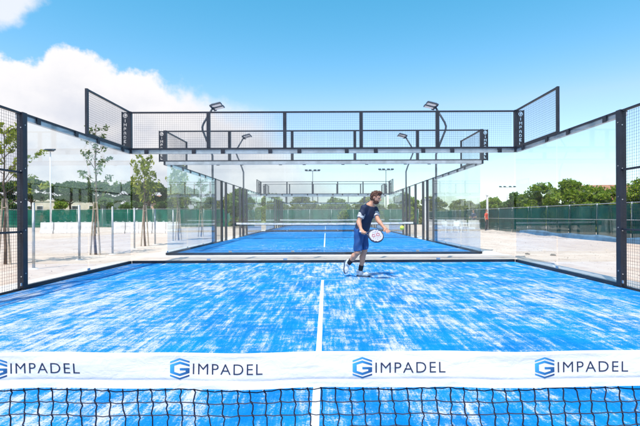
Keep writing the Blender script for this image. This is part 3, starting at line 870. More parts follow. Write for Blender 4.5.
# blue sheeting folded along the fence foot
def sheeting():
    mb = MB(); n = 60
    prof = [(0.16, 0.0), (0.15, 0.2), (0.12, 0.32), (0.05, 0.35), (0.02, 0.2), (0.0, 0.0)]
    for i in range(n + 1):
        y = 15.5 + 12.5 * i / n
        for j, (a, z) in enumerate(prof):
            w_ = mnoise.noise(Vector((y * 0.9, j * 0.4, 1)))
            mb.v.append((13.40 - a * 1.2 + 0.07 * w_, y, max(0.0, z * (0.82 + 0.45 * mnoise.noise(Vector((y * 0.5, 3, j * .1)))))))
    m = len(prof)
    for i in range(n):
        for j in range(m - 1):
            q = i * m + j; mb.f.append((q, q + 1, q + m + 1, q + m))
    o = mb.build('plastic_sheeting', 'blue_sheet', None, smooth=True)
    tag(o, 'faded blue plastic sheeting bunched along the foot of the right fence', 'plastic sheeting')
sheeting()
def heap(x, y, rx, ry, h, label, seed):
    mb = MB(); n, m = 22, 7
    for j in range(m + 1):
        for i in range(n):
            a = 2 * math.pi * i / n; r = 1 - j / m
            k = 1 + 0.45 * mnoise.noise(Vector((math.cos(a) * 1.4 + seed, math.sin(a) * 1.4, r)))
            z = h * (1 - r ** 1.6) * (1 + 0.5 * mnoise.noise(Vector((math.cos(a) * r * 3, math.sin(a) * r * 3 + seed, 2)))) - 0.01
            mb.v.append((rx * r * k * math.cos(a), ry * r * k * math.sin(a), z if j else -0.03))
    for j in range(m):
        for i in range(n):
            q = j * n + i; q2 = j * n + (i + 1) % n; mb.f.append((q, q2, q2 + n, q + n))
    o = mb.build('rubble_heap', 'rubble', None); o.location = (x, y, 0)
    tag(o, label, 'rubble heap', 'pale rubble heaps along the right fence')
for i, (x, y, a, b, h) in enumerate([(12.3, 33.5, 0.6, 2.2, 0.17), (12.2, 29.5, 0.7, 2.4, 0.2), (12.4, 25.6, 0.6, 1.9, 0.15), (12.5, 22.3, 0.5, 1.6, 0.12)]):
    heap(x, y, a, b, h, 'low pale rubble heap along the right fence, %s from the far end' % ORD[i], i * 3.3)

# ---- trees behind
for i, (px, y, h, w, l) in enumerate([(-52.0, 74, 8.3, 7.6, 0.4), (-45.6, 76, 7.9, 7.4, -0.5), (-40.4, 73, 7.5, 7.0, 0.5), (-35.6, 76, 7.7, 7.2, 0.3), (-30.6, 74, 7.4, 6.6, -0.4), (-26.8, 77, 7.0, 6.0, 0.3), (-58.5, 78, 8.0, 7.2, 0.2)]):
    pine(px, y, h, w, l, 'umbrella pine with rounded crown, %s from the left in the pine row' % ORD[(i + 1) % 7], 30 + i)
G_R = 'leafy trees behind the right fence'
right = [(15.6, 46, 2.7, 3.6, 'leaf_olive'), (17.3, 43, 3.0, 3.6, 'leaf_bush'), (17.6, 38.5, 3.3, 3.6, 'leaf_dark'), (18.2, 35.0, 3.9, 4.2, 'leaf_bush'), (19.2, 32.0, 3.9, 4.2, 'leaf_bush'),
         (20.4, 30.4, 3.5, 4.0, 'leaf_bush'), (21.4, 33, 3.4, 3.8, 'leaf_dark'), (21.6, 28.0, 3.3, 3.8, 'leaf_bush'), (23.0, 29.5, 3.8, 4.4, 'leaf_bush'), (25.0, 29.0, 4.1, 4.6, 'leaf_bush'), (26.9, 28.0, 4.6, 4.6, 'leaf_bush'), (28.6, 30.5, 4.4, 4.6, 'leaf_dark')]
right.sort(key=lambda q: q[0] / (q[1] + 1.17))
for i, (x, y, h, w, m_) in enumerate(right):
    broad_tree(x, y, h, w, m_, 'bushy green tree behind the right fence, %s from the left' % ORD[i], 60 + i, 'bushy_tree', G_R, 0.115, 170, low=0.0, nclump=58)
G_B = 'trees and shrubs beyond the second court'
back = [(-15.5, 56, 3.8, 5.0, 'leaf_dark'), (-12.0, 54, 4.2, 5.0, 'leaf_olive'), (-9.2, 46, 4.3, 3.8, 'leaf_dark'), (-8.2, 63, 4.6, 6.2, 'leaf_bush'), (-3.4, 63, 4.2, 6.2, 'leaf_olive'), (1.6, 62, 4.0, 6.2, 'leaf_bush'),
        (6.6, 63, 4.3, 6.2, 'leaf_olive'), (11.5, 62, 4.5, 6.2, 'leaf_bush'), (15.8, 62, 4.0, 6.0, 'leaf_olive'), (19.5, 60, 3.5, 5.4, 'leaf_olive'), (24.0, 62, 3.2, 5.4, 'leaf_bush')]
for i, (x, y, h, w, m_) in enumerate(back):
    broad_tree(x, y, h, w, m_, 'low leafy shrub on the skyline beyond the courts, %s from the left' % ORD[i], 90 + i, 'tall_shrub', G_B, 0.15, 150, low=0.0, cat='shrub', nclump=52)
G_L = 'dark shrubs by the green fence'
for i, (x, y, h, w) in enumerate([(-44.0, 58, 3.6, 4.4), (-36.5, 58, 3.4, 4.0), (-30.0, 57, 3.8, 4.0), (-25.5, 56, 3.6, 4.5), (-20.5, 56, 3.8, 5.0)]):
    broad_tree(x, y, h, w, 'leaf_dark' if i != 1 else 'leaf_bush', 'dark shrub rising behind the green left fence, %s from the left' % ORD[i], 120 + i, 'tall_shrub', G_L, 0.16, 150, low=0.0, cat='shrub', nclump=44)

# far wooded skyline
def skyline():
    cl = []
    for k in range(170):
        x = -170 + k * 2.2 + rng.uniform(-1, 1); y = 135 + rng.uniform(-10, 12)
        h = 3.2 + 2.2 * mnoise.noise(Vector((x * 0.05, 1.7, 0))) + rng.uniform(0, 1.2)
        cl.append(((x, y, h * 0.5), (2.4, 1.8, h * 0.55)))
    o = foliage_obj('distant_woodland', leaf_cloud(cl, 0.5, 170, aspect=0.7), 'leaf_dark', None)
    tag(o, 'low wooded skyline far behind everything', 'woodland', kind='stuff')
skyline()

# ------------------------------------------------------------------ houses
def house(x, y, w, d, h, wall, label, roof='gable', rz=0.0, wins=(), roofmat='rooftile'):
    t = thing('house', label, 'house', (x, y, 0), rz)
    box('wall', wall, t, -w / 2, w / 2, -d / 2, d / 2, 0, h)
    if roof == 'gable':
        mb = MB(); e = 0.4; rh = w * 0.0 + d * 0.22
        v = [(-w / 2 - e, -d / 2 - e, h), (w / 2 + e, -d / 2 - e, h), (w / 2 + e, d / 2 + e, h), (-w / 2 - e, d / 2 + e, h), (-w / 2 - e, 0, h + rh), (w / 2 + e, 0, h + rh)]
        v += [(a, b, c + 0.16) for a, b, c in v]
        mb.add(v, [(0, 3, 2, 1), (6, 7, 11, 10), (8, 9, 10, 11), (0, 1, 7, 6), (2, 3, 9, 8), (0, 6, 10, 9, 3), (1, 2, 8, 11, 7)])
        r = mb.build('roof', roofmat, t)
        MB().box(w * 0.2, w * 0.2 + 0.6, -0.3, 0.3, h + rh * 0.6, h + rh + 0.9).build('chimney', wall, r)
    else:
        r = box('roof', wall, t, -w / 2 - .15, w / 2 + .15, -d / 2 - .15, d / 2 + .15, h + 0.002, h + 0.3)
    for (cx, cz, ww, wh) in wins:
        f = box('window', 'plastic_white', t, cx - ww / 2 - .08, cx + ww / 2 + .08, -d / 2 - 0.05, -d / 2 + 0.05, cz - wh / 2 - .08, cz + wh / 2 + .08)
        box('window_pane', 'dark_glass', f, cx - ww / 2, cx + ww / 2, -d / 2 - 0.065, -d / 2 - 0.052, cz - wh / 2, cz + wh / 2)
        box('window_sill', 'house_white', f, cx - ww / 2 - .15, cx + ww / 2 + .15, -d / 2 - 0.2, -d / 2 - 0.051, cz - wh / 2 - .2, cz - wh / 2 - .09)
    return t
house(-54, 92, 15, 8, 4.6, 'house', 'cream house seen between the pine trunks on the left', roof='flat', wins=[(-5.5, 2.9, 1.2, 1.4), (-2, 2.9, 1.2, 1.4), (1.8, 2.9, 1.2, 1.4), (5.4, 2.9, 1.2, 1.4)])
house(-36.0, 95, 8, 7, 4.4, 'house_pink', 'pink house right of the umbrella pines', wins=[(-2.4, 3.4, 1.1, 1.4), (0.6, 3.4, 1.1, 1.4), (3, 3.4, 1.0, 1.4)])
house(33.5, 46, 9, 7, 2.9, 'house_pink', 'low pink house behind the trees at the right edge', wins=[(-2.5, 1.7, 1.1, 1.2), (1.2, 1.7, 1.1, 1.2)], rz=R(-10))
house(37.5, 94, 6, 5, 3.7, 'house_white', 'small white flat-roofed house beyond the right fence', roof='flat', wins=[(-1.4, 2.6, 1.1, 1.1), (1.3, 2.6, 1.1, 1.1)])

# ---- pale columns and plastic chairs right of the second court
def column(x, y, h, w, label):
    t = thing('pale_column', label, 'post', (x, y, 0))
    box('shaft', 'block', t, -w / 2, w / 2, -w / 2, w / 2, 0.0, h, bevel=0.02)
    box('cap', 'block', t, -w / 2 - .04, w / 2 + .04, -w / 2 - .04, w / 2 + .04, h + .001, h + 0.08)
column(8.45, 34.5, 2.6, 0.34, 'white square column standing right of the second court posts')
column(13.48, 34.4, 2.9, 0.14, 'slim pale post beside the person in orange')
def chair(x, y, rz, label):
    t = thing('plastic_chair', label, 'chair', (x, y, 0), rz, 'white plastic chairs right of the second court')
    box('seat', 'plastic_white', t, -0.23, 0.23, -0.22, 0.22, 0.41, 0.45, bevel=0.01)
    b = MB().box(-0.23, 0.23, -0.02, 0.02, 0.0, 0.42).build('backrest', 'plastic_white', t, bevel=0.012); b.location = (0, 0.22, 0.46); b.rotation_euler = (R(-12), 0, 0)
    for sx in (-1, 1):
        for sy in (-1, 1):
            MB().tube([(0.2 * sx, 0.19 * sy, 0.41), (0.24 * sx, 0.24 * sy, 0.0)], 0.022, 6).build('leg', 'plastic_white', t)
        MB().tube([(0.25 * sx, -0.2, 0.45), (0.26 * sx, -0.18, 0.64), (0.26 * sx, 0.2, 0.66)], 0.02, 6).build('armrest', 'plastic_white', t)
chair(8.9, 30.2, R(20), 'white plastic chair nearest the second court right wall')
chair(9.7, 30.6, R(-30), 'white plastic chair, middle one right of the second court')
chair(10.5, 30.9, R(60), 'white plastic chair farthest from the second court')

# ---- loose gravel on the sand
def gravel():
    mb = MB(); rnd = random.Random(5)
    for k in range(5200):
        sd_ = rnd.choice((-1, 1)); x = sd_ * rnd.uniform(5.9, 13.2 if sd_ > 0 else 20); y = 3 + 34 * rnd.random() ** 1.4
        r = rnd.uniform(0.006, 0.02) * (1.5 if rnd.random() < .08 else 1); a = rnd.uniform(0, 6.28)
        vs = [(x + r * rnd.uniform(.7, 1.3) * math.cos(a + q * 1.571), y + r * rnd.uniform(.7, 1.3) * math.sin(a + q * 1.571), -0.002) for q in range(4)]
        vs += [(x + rnd.uniform(-.4, .4) * r, y + rnd.uniform(-.4, .4) * r, r * rnd.uniform(.6, 1.1))]
        mb.add(vs, [(0, 1, 4), (1, 2, 4), (2, 3, 4), (3, 0, 4)])
    tag(mb.build('gravel', 'gravel', None), 'loose grey-brown gravel scattered over the sand', 'gravel', kind='stuff')
M['gravel'] = plain('grey_brown_gravel', (0.36, 0.30, 0.25), 0.95, 0, 0.5, 3)
gravel()
# ---- stones
def stone(x, y, r, label, seed):
    bm_ = bmesh.new(); bmesh.ops.create_icosphere(bm_, subdivisions=3, radius=r)
    for v in bm_.verts:
        v.co *= 1 + 0.35 * mnoise.noise(v.co * (1.6 / r) + Vector((seed, 0, 0))); v.co.z *= 0.45
    me = bpy.data.meshes.new('stone'); bm_.to_mesh(me); bm_.free()
    o = obj('stone', me, 'stone', None); o.location = (x, y, r * 0.25); tag(o, label, 'stone', 'loose stones on the sand')
stone(6.45, 12.4, 0.07, 'small dark stone on the sand, nearer the right court corner', 1)
stone(7.05, 12.0, 0.08, 'small dark stone on the sand, farther from the court corner', 5)

# ------------------------------------------------------------------ people: signed-distance bodies meshed with surface nets
class SDF:
    def __init__(s, lo, hi, h):
        s.lo = np.array(lo, float); s.h = h
        s.n = (np.ceil((np.array(hi) - s.lo) / h)).astype(int) + 1
        s.d = np.full(s.n, 0.5)
    def _win(s, lo, hi):
        a = np.maximum(0, np.floor((np.array(lo) - s.lo) / s.h).astype(int)); b = np.minimum(s.n, np.ceil((np.array(hi) - s.lo) / s.h).astype(int) + 1)
        g = np.meshgrid(*[s.lo[k] + np.arange(a[k], b[k]) * s.h for k in range(3)], indexing='ij')
        return tuple(slice(a[k], b[k]) for k in range(3)), np.stack(g, -1)
    def _merge(s, w, d, k):
        o = s.d[w]
        if k <= 0: s.d[w] = np.minimum(o, d)
        else:
            q = np.maximum(k - np.abs(o - d), 0) / k
            s.d[w] = np.minimum(o, d) - q * q * k * 0.25
    def cap(s, a, b, ra, rb=None, k=0.03):
        rb = ra if rb is None else rb; a, b = np.array(a, float), np.array(b, float); m = max(ra, rb) + 0.05
        w, p = s._win(np.minimum(a, b) - m, np.maximum(a, b) + m)
        ba = b - a; t = np.clip(((p - a) @ ba) / max(1e-9, ba @ ba), 0, 1)
        s._merge(w, np.linalg.norm(p - a - t[..., None] * ba, axis=-1) - (ra + (rb - ra) * t), k); return s
    def ell(s, c, r, rot=None, k=0.03):
        c = np.array(c, float); r = np.array(r, float); m = r.max() + 0.05
        w, p = s._win(c - m, c + m); q = p - c
        if rot is not None: q = q @ np.array(rot)            # columns of rot = local axes
        k0 = np.linalg.norm(q / r, axis=-1); k1 = np.linalg.norm(q / (r * r), axis=-1)
        s._merge(w, k0 * (k0 - 1) / np.maximum(k1, 1e-6), k); return s
    def cut(s, pt, nrm):
        """keep the side against the normal"""
        g = np.meshgrid(*[s.lo[k] + np.arange(s.n[k]) * s.h for k in range(3)], indexing='ij')
        nrm = np.array(nrm, float); nrm /= np.linalg.norm(nrm)
        s.d = np.maximum(s.d, sum((g[k] - pt[k]) * nrm[k] for k in range(3))); return s
    def wrinkle(s, amp, sc_, seed=0):
        g = np.meshgrid(*[s.lo[k] + np.arange(s.n[k]) * s.h for k in range(3)], indexing='ij')
        s.d = s.d + amp * (np.sin(g[2] * sc_ + 3 * np.sin(g[0] * sc_ * .6 + seed) + g[1] * sc_ * .5) + 0.6 * np.sin(g[0] * sc_ * 1.3 - g[2] * sc_ * .7 + seed)); return s
    def mesh(s, name):
        d = s.d; ins = d < 0; X, Y, Z = d.shape
        cs = np.zeros((X - 1, Y - 1, Z - 1, 3)); cn = np.zeros((X - 1, Y - 1, Z - 1))
        corners = [(i, j, k) for i in (0, 1) for j in (0, 1) for k in (0, 1)]
        sl = lambda o: tuple(slice(o[q], (X, Y, Z)[q] - 1 + o[q]) for q in range(3))
        for a in corners:
            for ax in range(3):
                if a[ax]: continue
                b = list(a); b[ax] = 1; b = tuple(b)
                da, db = d[sl(a)], d[sl(b)]; ch = ins[sl(a)] != ins[sl(b)]
                t = np.where(ch, da / np.where(ch, da - db, 1), 0)
                pos = np.zeros(cs.shape); 
                for q in range(3): pos[..., q] = a[q]
                pos[..., ax] += t
                cs += pos * ch[..., None]; cn += ch
        act = cn > 0; idx = np.full(act.shape, -1); idx[act] = np.arange(act.sum())
        ijk = np.argwhere(act); v = (cs[act] / cn[act][:, None] + ijk) * s.h + s.lo
        F = []
        for ax in range(3):
            o1, o2 = [(1, 2), (2, 0), (0, 1)][ax]
            sa = [slice(None)] * 3; sb = [slice(None)] * 3; sa[ax] = slice(0, -1); sb[ax] = slice(1, None)
            ch = ins[tuple(sa)] != ins[tuple(sb)]
            for e in np.argwhere(ch):
                if e[o1] == 0 or e[o2] == 0 or e[o1] >= act.shape[o1] or e[o2] >= act.shape[o2]: continue
                def cell(u, w_):
                    q = e.copy(); q[o1] -= u; q[o2] -= w_; return idx[tuple(q)]
                f = (cell(1, 1), cell(0, 1), cell(0, 0), cell(1, 0))
                if min(f) < 0: continue
                F.append(f if ins[tuple(e)] else f[::-1])
        me = bpy.data.meshes.new(name); me.from_pydata(v.tolist(), [], [tuple(int(q) for q in f) for f in F]); me.update()
        return me

def axes(fwd, up=(0, 0, 1)):
    """columns: side (towards the person's left), forward, up"""
    f = Vector(fwd).normalized(); l = Vector(up).cross(f).normalized(); u = f.cross(l)
    return np.array([l[:], f[:], u[:]]).T

def player():
    t = thing('person', 'player in navy shirt and blue shorts stepping forward with a racket', 'person', (0.78, 7.29, TURF_Z))
    F3 = axes((0.8, -0.6, 0)); lean = axes((0.78, -0.58, -0.42 * 0), (0.30, -0.2, 1))
    pel, wai, che, nec = (-.01, 0, .93), (.035, -.02, 1.10), (.10, -.06, 1.275), (.15, -.085, 1.405)
    head = np.array((.262, -.15, 1.575))
    rs, ls = (.02, -.225, 1.355), (.252, .045, 1.36)
    re_, le = (-.085, -.275, 1.10), (.30, -.11, 1.135)
    rw, lw = (-.05, -.40, .955), (.395, -.27, .995)
    rh, lh = (-.065, -.075, .90), (.045, .075, .90)
    rk, lk = (-.095, -.13, .505), (.045, .0, .525)
    ra, la = (-.262, .08, .265), (-.03, .085, .115)
    rt, lt = (-.275, .045, .125), (.085, .03, .035)
    s = SDF((-.45, -.62, -.03), (.62, .30, 1.76), 0.0075)
    s.ell(pel, (.165, .115, .13), F3).ell(wai, (.15, .105, .17), lean, .06).ell(che, (.18, .115, .17), lean, .06)
    s.cap(nec, head + np.array((-.03, .02, -.04)), .056, .052, .03)
    s.cap(nec, rs, .06, .055, .05).cap(nec, ls, .06, .055, .05)
    for a, b, c in ((rs, re_, rw), (ls, le, lw)):
        a, b, c = map(np.array, (a, b, c))
        s.cap(a, b, .052, .040, .03).cap(b, c, .042, .027, .02)
        s.cap(b + (c - b) * .12, b + (c - b) * .4, .043, .040, .02)
    for a, b, c in ((rh, rk, ra), (lh, lk, la)):
        a, b, c = map(np.array, (a, b, c))
        s.cap(a, b, .088, .056, .04).cap(b, c, .054, .036, .02)
        back_ = np.cross(b - a, c - b); cal = b + (c - b) * .3 + np.array((-.02, .012, 0))
        s.cap(cal, b + (c - b) * .52, .054, .043, .03)
    # head, tipped down towards the racket
    H = axes((0.80, -0.50, -0.36)); hp = lambda sx, f, u: head + H @ np.array((sx, f, u))
    s.ell(hp(0, -.012, .022), (.077, .097, .098), H, .02).ell(hp(0, .022, -.045), (.058, .066, .072), H, .03)
    s.cap(hp(0, .092, .012), hp(0, .112, -.022), .010, .015, .014)               # nose
    s.cap(hp(-.02, .086, -.058), hp(.02, .086, -.058), .010, .010, .008)          # lips
    s.cap(hp(-.035, .085, .028), hp(.035, .085, .028), .010, .010, .015)          # brow
    for q in (-1, 1): s.ell(hp(q * .078, -.005, -.005), (.010, .022, .034), H, .006)
    # right hand closed round the grip
    gdir = np.array((.95, -.10, -.26)); gdir /= np.linalg.norm(gdir)
    gc = np.array((-.015, -.455, .905))
    palm = (np.array(rw) + gc) / 2 + np.array((-.002, .01, .0))
    s.cap(rw, palm, .027, .033, .02).ell(palm + (gc - palm) * .45, (.036, .028, .036), None, .02)
    for i in range(4):
        o = gc + gdir * (.034 - i * .021)
        ring = [o + np.array((0, .026 * math.cos(q), .026 * math.sin(q))) for q in (0.9, -0.3, -1.6, -2.9)]
        ring = [o + np.array((0, .028 * math.cos(q), .028 * math.sin(q))) for q in (2.2, 3.3, 4.4, 5.5)]
        for u, w_ in zip(ring, ring[1:]): s.cap(u, w_, .0095, .0088, .006)
    s.cap(gc + np.array((-.01, .02, .03)), gc + gdir * .055 + np.array((0, -.018, .02)), .011, .009, .008)
    # left hand open, fingers spread
    lw_ = np.array(lw); hd = np.array((.050, -.055, -.058)); hd /= np.linalg.norm(hd)
    pc = lw_ + hd * .055; sd2 = np.cross(hd, (0.3, -0.9, 0.3)); sd2 /= np.linalg.norm(sd2); nn = np.cross(sd2, hd)
    s.cap(lw_, pc, .026, .034, .02).ell(pc + hd * .018, (.040, .016, .044), np.stack([sd2, nn, hd], 1), .015)
    for i, L in enumerate((.062, .074, .068, .054)):
        b0 = pc + hd * .048 + sd2 * (.030 - .020 * i); sp_ = hd + sd2 * (.24 - .16 * i); sp_ /= np.linalg.norm(sp_)
        b1 = b0 + sp_ * L * .55; b2 = b1 + (sp_ + nn * .35) * L * .45
        s.cap(b0, b1, .0095, .0088, .006).cap(b1, b2, .0088, .0075, .004)
    tb = pc + sd2 * .034; s.cap(tb, tb + sd2 * .028 + hd * .026, .012, .0095, .01).cap(tb + sd2 * .028 + hd * .026, tb + sd2 * .036 + hd * .055, .0095, .008, .004)
    obj('body', s.mesh('body'), 'skin', t, smooth=True)
    # shirt
    s = SDF((-.35, -.50, .80), (.52, .30, 1.50), 0.009)
    s.ell((0, -.005, .955), (.178, .128, .14), F3).ell(wai, (.168, .125, .18), lean, .06).ell(che, (.196, .132, .178), lean, .06)
    s.cap(nec, rs, .066, .066, .05).cap(nec, ls, .066, .066, .05)
    for a, b in ((rs, re_), (ls, le)):
        a, b = np.array(a), np.array(b); s.cap(a, a + (b - a) * .52, .068, .064, .03)
    s.wrinkle(.0048, 31, 1).cut((0, 0, .875), (.1, 0, -1)).cut((.158, -.09, 1.425), (.42, -.28, 1))
    for a, b in ((rs, re_), (ls, le)):
        a, b = np.array(a), np.array(b)
    obj('shirt', s.mesh('shirt'), 'shirt', t, smooth=True)
    for a, b in ((rs, re_), (ls, le)):
        a, b = np.array(a, float), np.array(b, float); m0 = a + (b - a) * .36
        s = SDF(np.minimum(m0, b) - .1, np.maximum(m0, b) + .1, 0.007)
        s.cap(m0, a + (b - a) * .70, .067, .068, 0).cut(m0, a - b).cut(a + (b - a) * .70, b - a)
        obj('sleeve_cuff', s.mesh('sleeve_cuff'), 'cuff', t, smooth=True)
    # shorts
    s = SDF((-.34, -.36, .40), (.34, .30, 1.06), 0.009)
    s.ell(pel, (.182, .134, .13), F3)
    for a, b in ((rh, rk), (lh, lk)):
        a, b = np.array(a), np.array(b); s.cap(a, a + (b - a) * .98, .098, .080, .03)
    s.wrinkle(.0055, 27, 4).cut((0, 0, .985), (0, 0, 1)).cut((0, 0, .545), (.12, 0, -1))
    obj('shorts', s.mesh('shorts'), 'shorts', t, smooth=True)
    # socks and trainers
    for kn, an, to in ((rk, ra, rt), (lk, la, lt)):
        kn, an, to = map(lambda q: np.array(q, float), (kn, an, to)); ax = (kn - an) / np.linalg.norm(kn - an); fd = (to - an); fd /= np.linalg.norm(fd)
        lo = np.minimum(np.minimum(an, to), an + ax * .14) - .15; hi = np.maximum(np.maximum(an, to), an + ax * .14) + .15
        s = SDF(lo, hi, .007); s.cap(an - ax * .02, an + ax * .12, .044, .050, 0).cut(an + ax * .125, ax)
        obj('sock', s.mesh('sock'), 'sock', t, smooth=True)
        dn = -ax if abs(fd[2]) > .7 else np.array((0, 0, -1.0))
        f2 = fd if abs(fd[2]) > .7 else np.array((fd[0], fd[1], 0)) / np.linalg.norm(fd[:2])
        sd3 = np.cross(f2, ax); sd3 /= np.linalg.norm(sd3); u3 = np.cross(sd3, f2)
        base = an - u3 * .065
        A = np.stack([sd3, f2, u3], 1)
        s = SDF(lo - .06, hi + .06, .007)
        s.ell(base + f2 * -.02 + u3 * .03, (.042, .065, .055), A, .03).ell(base + f2 * .10 + u3 * .005, (.046, .10, .045), A, .04).cap(an, base + u3 * .03, .046, .046, .03)
        s.cut(base - u3 * .028, -u3).cut(an + ax * .03, ax)
        sh = obj('trainer', s.mesh('trainer'), 'shoe', t, smooth=True)
        s = SDF(lo - .06, hi + .06, .007)
        s.ell(base + f2 * -.02 + u3 * -.03, (.046, .068, .10), A, .03).ell(base + f2 * .10 + u3 * -.03, (.050, .104, .10), A, .04)
        s.cut(base - u3 * .048, -u3).cut(base - u3 * .020, u3)
        obj('sole', s.mesh('sole'), 'sole', sh, smooth=True)
    # hair, beard, eyes
    s = SDF(head - .18, head + .18, .006)
    s.ell(hp(0, -.018, .034), (.083, .098, .095), H, 0).ell(hp(0, -.045, .0), (.084, .072, .095), H, .02).ell(hp(0, .045, .105), (.060, .050, .034), H, .03)
    s.wrinkle(.0055, 110, 2).cut(hp(0, .062, .04), H @ np.array((0, 1, -.75))).cut(hp(0, -.02, -.075), H @ np.array((0, .5, -1)))
    obj('hair', s.mesh('hair'), 'hair', t, smooth=True)
    s = SDF(head - .2, head + .2, .006)
    s.ell(hp(0, .030, -.070), (.064, .068, .062), H, 0).cap(hp(-.066, .0, -.05), hp(-.06, .0, .0), .018, .014, .02).cap(hp(.066, .0, -.05), hp(.06, .0, .0), .018, .014, .02)
    s.cap(hp(-.03, .092, -.040), hp(.03, .092, -.040), .010, .010, .01)
    s.wrinkle(.003, 150, 5)
    q = SDF(head - .2, head + .2, .006); q.cap(hp(-.02, .10, -.058), hp(.02, .10, -.058), .010, .010, 0); s.d = np.maximum(s.d, -q.d)
    s.cut(hp(0, .06, -.032), H @ np.array((0, .55, 1)))
    obj('beard', s.mesh('beard'), 'hair', t, smooth=True)
    for k in (-1, 1):
        s = SDF(hp(k * .032, .078, .008) - .03, hp(k * .032, .078, .008) + .03, .004); s.ell(hp(k * .032, .082, .008), (.014, .010, .008), H, 0)
        obj('eye', s.mesh('eye'), 'eye', t, smooth=True)
    # racket, held at the hip (a thing of its own)
    org = np.array((0.78, 7.29, TURF_Z)); g0 = org + gc
    r = thing('padel_racket', 'round padel racket with pale grey face and dark rim, held by the player', 'racket', tuple(g0))
    ex = Vector(gdir); nz = Vector((0.15, -0.86, 0.48)); nz = (nz - ex * nz.dot(ex)).normalized(); ey = nz.cross(ex)
    r.rotation_euler = Matrix((ex, ey, nz)).transposed().to_euler()
    MB().tube([(-.075, 0, 0), (-.07, 0, 0), (.06, 0, 0), (.065, 0, 0)], [.019, .0165, .0165, .017], 10).build('grip', 'grip', r, smooth=True)
    cxr = 0.245; a, b = .132, .128; n = 40
    out = [(cxr + a * math.cos(2 * math.pi * k / n), b * math.sin(2 * math.pi * k / n)) for k in range(n)]
    # perforated face: polygon fan cells between rings with holes left open
    mb = MB(); cell = .0125; N = 19
    for i in range(-N, N):
        for j in range(-N, N):
            x0, y0 = i * cell, j * cell; xc, yc = x0 + cell / 2, y0 + cell / 2
            if math.hypot(xc / (a - .008), yc / (b - .008)) > 1: continue
            if i % 3 == 0 and j % 3 == 0 and math.hypot(xc, yc) < .09: continue
            mb.box(cxr + x0, cxr + x0 + cell, y0, y0 + cell, -.017, .017)
    mb.build('face', 'racket_face', r)
    MB().tube([(x, y, 0) for x, y in out] + [(*out[0], 0), (*out[1], 0)], .0150, 8, False).build('frame', 'racket_frame', r, smooth=True)
    for sy in (-1, 1): MB().tube([(.055, sy * .010, 0), (.09, sy * .03, 0), (.135, sy * .072, 0)], .014, 8).build('throat_arm', 'racket_frame', r, smooth=True)
    for (px, py, rr) in ((.03, .03, .030), (-.045, -.02, .026)):
        ring = [(cxr + px + rr * math.cos(q * .52), py + rr * math.sin(q * .52), .0185) for q in range(13)]
        MB().tube(ring, .006, 5, False).build('print_ring', 'racket_red', r)
player()

def ball():
    bm_ = bmesh.new(); bmesh.ops.create_uvsphere(bm_, u_segments=24, v_segments=14, radius=0.033)
    me = bpy.data.meshes.new('padel_ball'); bm_.to_mesh(me); bm_.free()
    t = thing('padel_ball', 'yellow-green padel ball in the air right of the player', 'ball', (1.20, 5.20, 1.065))
    obj('felt', me, 'ball', t, smooth=True)
    pts = []
    for k in range(41):
        q = 2 * math.pi * k / 40; v = Vector((math.cos(q), math.sin(q), 0.55 * math.sin(2 * q))).normalized() * 0.0331; pts.append(tuple(v))
    MB().tube(pts, 0.0012, 5, False).build('seam', 'plastic_white', t)
ball()

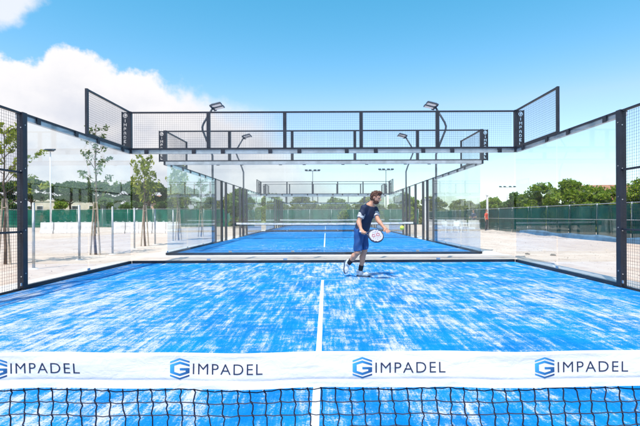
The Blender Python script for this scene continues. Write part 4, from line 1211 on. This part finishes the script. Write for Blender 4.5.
def bystander(loc, rz, top, legs, label, pose=0):
    t = thing('person', label, 'person', loc, rz)
    s = SDF((-.40, -.35, -.03), (.40, .35, 1.80), .014)
    s.ell((0, 0, .93), (.16, .11, .13)).ell((0, 0, 1.12), (.15, .10, .18), None, .05).ell((0, 0, 1.30), (.18, .11, .17), None, .05)
    s.cap((0, 0, 1.42), (0, -.02, 1.54), .055, .05).ell((0, -.02, 1.63), (.078, .095, .115), None, .02).cap((0, -.11, 1.62), (0, -.12, 1.60), .012, .014)
    hands = [(-.27, -.02, .86), (.27, -.06, .90)] if pose == 0 else [(-.22, -.26, 1.12), (.20, -.28, 1.10)]
    for q, hnd in zip((-1, 1), hands):
        el_ = (.26 * q, .03, 1.12)
        s.cap((.17 * q, 0, 1.38), el_, .055, .043).cap(el_, hnd, .043, .03)
        for k in range(4): s.cap((hnd[0] - .02 + .013 * k, hnd[1], hnd[2]), (hnd[0] - .02 + .013 * k, hnd[1] - .02, hnd[2] - .09), .012, .01, .004)
        s.cap(hnd, (hnd[0] - .035 * q, hnd[1] - .02, hnd[2] - .05), .013, .011, .01)
        s.cap((.085 * q, 0, .9), (.10 * q, -.01, .5), .088, .06).cap((.10 * q, -.01, .5), (.11 * q, .03, .09), .058, .038).cap((.11 * q, .03, .07), (.13 * q, -.13, .04), .042, .036)
    obj('body', s.mesh('body'), 'skin', t, smooth=True)
    s = SDF((-.42, -.35, .8), (.42, .35, 1.55), .016)
    s.ell((0, 0, .95), (.178, .13, .14)).ell((0, 0, 1.12), (.17, .12, .18), None, .05).ell((0, 0, 1.30), (.20, .13, .17), None, .05)
    for q in (-1, 1): s.cap((.17 * q, 0, 1.38), (.225 * q, .02, 1.20), .072, .066)
    s.wrinkle(.004, 30).cut((0, 0, .86), (0, 0, -1)).cut((0, 0, 1.455), (0, 0, 1)); obj('shirt', s.mesh('shirt'), top, t, smooth=True)
    s = SDF((-.35, -.3, .05), (.35, .3, 1.05), .016); s.ell((0, 0, .93), (.175, .125, .13))
    for q in (-1, 1): s.cap((.085 * q, 0, .9), (.10 * q, -.01, .5), .10, .075).cap((.10 * q, -.01, .5), (.11 * q, .03, .10), .072, .058)
    s.wrinkle(.004, 26).cut((0, 0, 1.0), (0, 0, 1)); obj('trousers', s.mesh('trousers'), legs, t, smooth=True)
    s = SDF((-.15, -.2, 1.5), (.15, .15, 1.82), .012); s.ell((0, .0, 1.66), (.088, .10, .105)).cut((0, -.06, 1.65), (0, -1, -.6)); obj('hair', s.mesh('hair'), 'hair', t, smooth=True)
    for q in (-1, 1):
        s = SDF((-.3, -.3, -.03), (.3, .2, .2), .012); s.ell((.12 * q, -.05, .045), (.05, .14, .055)).cut((0, 0, .004), (0, 0, -1)); obj('shoe', s.mesh('shoe'), 'sole', t, smooth=True)
bystander((13.25, 34.0, 0), R(50), 'orange', 'dark_trouser', 'person in orange shirt and dark trousers standing by the right fence')
bystander((13.1, 36.6, 0), R(-60), 'blue_work', 'blue_work', 'person in dark blue clothes beside the one in orange', 1)
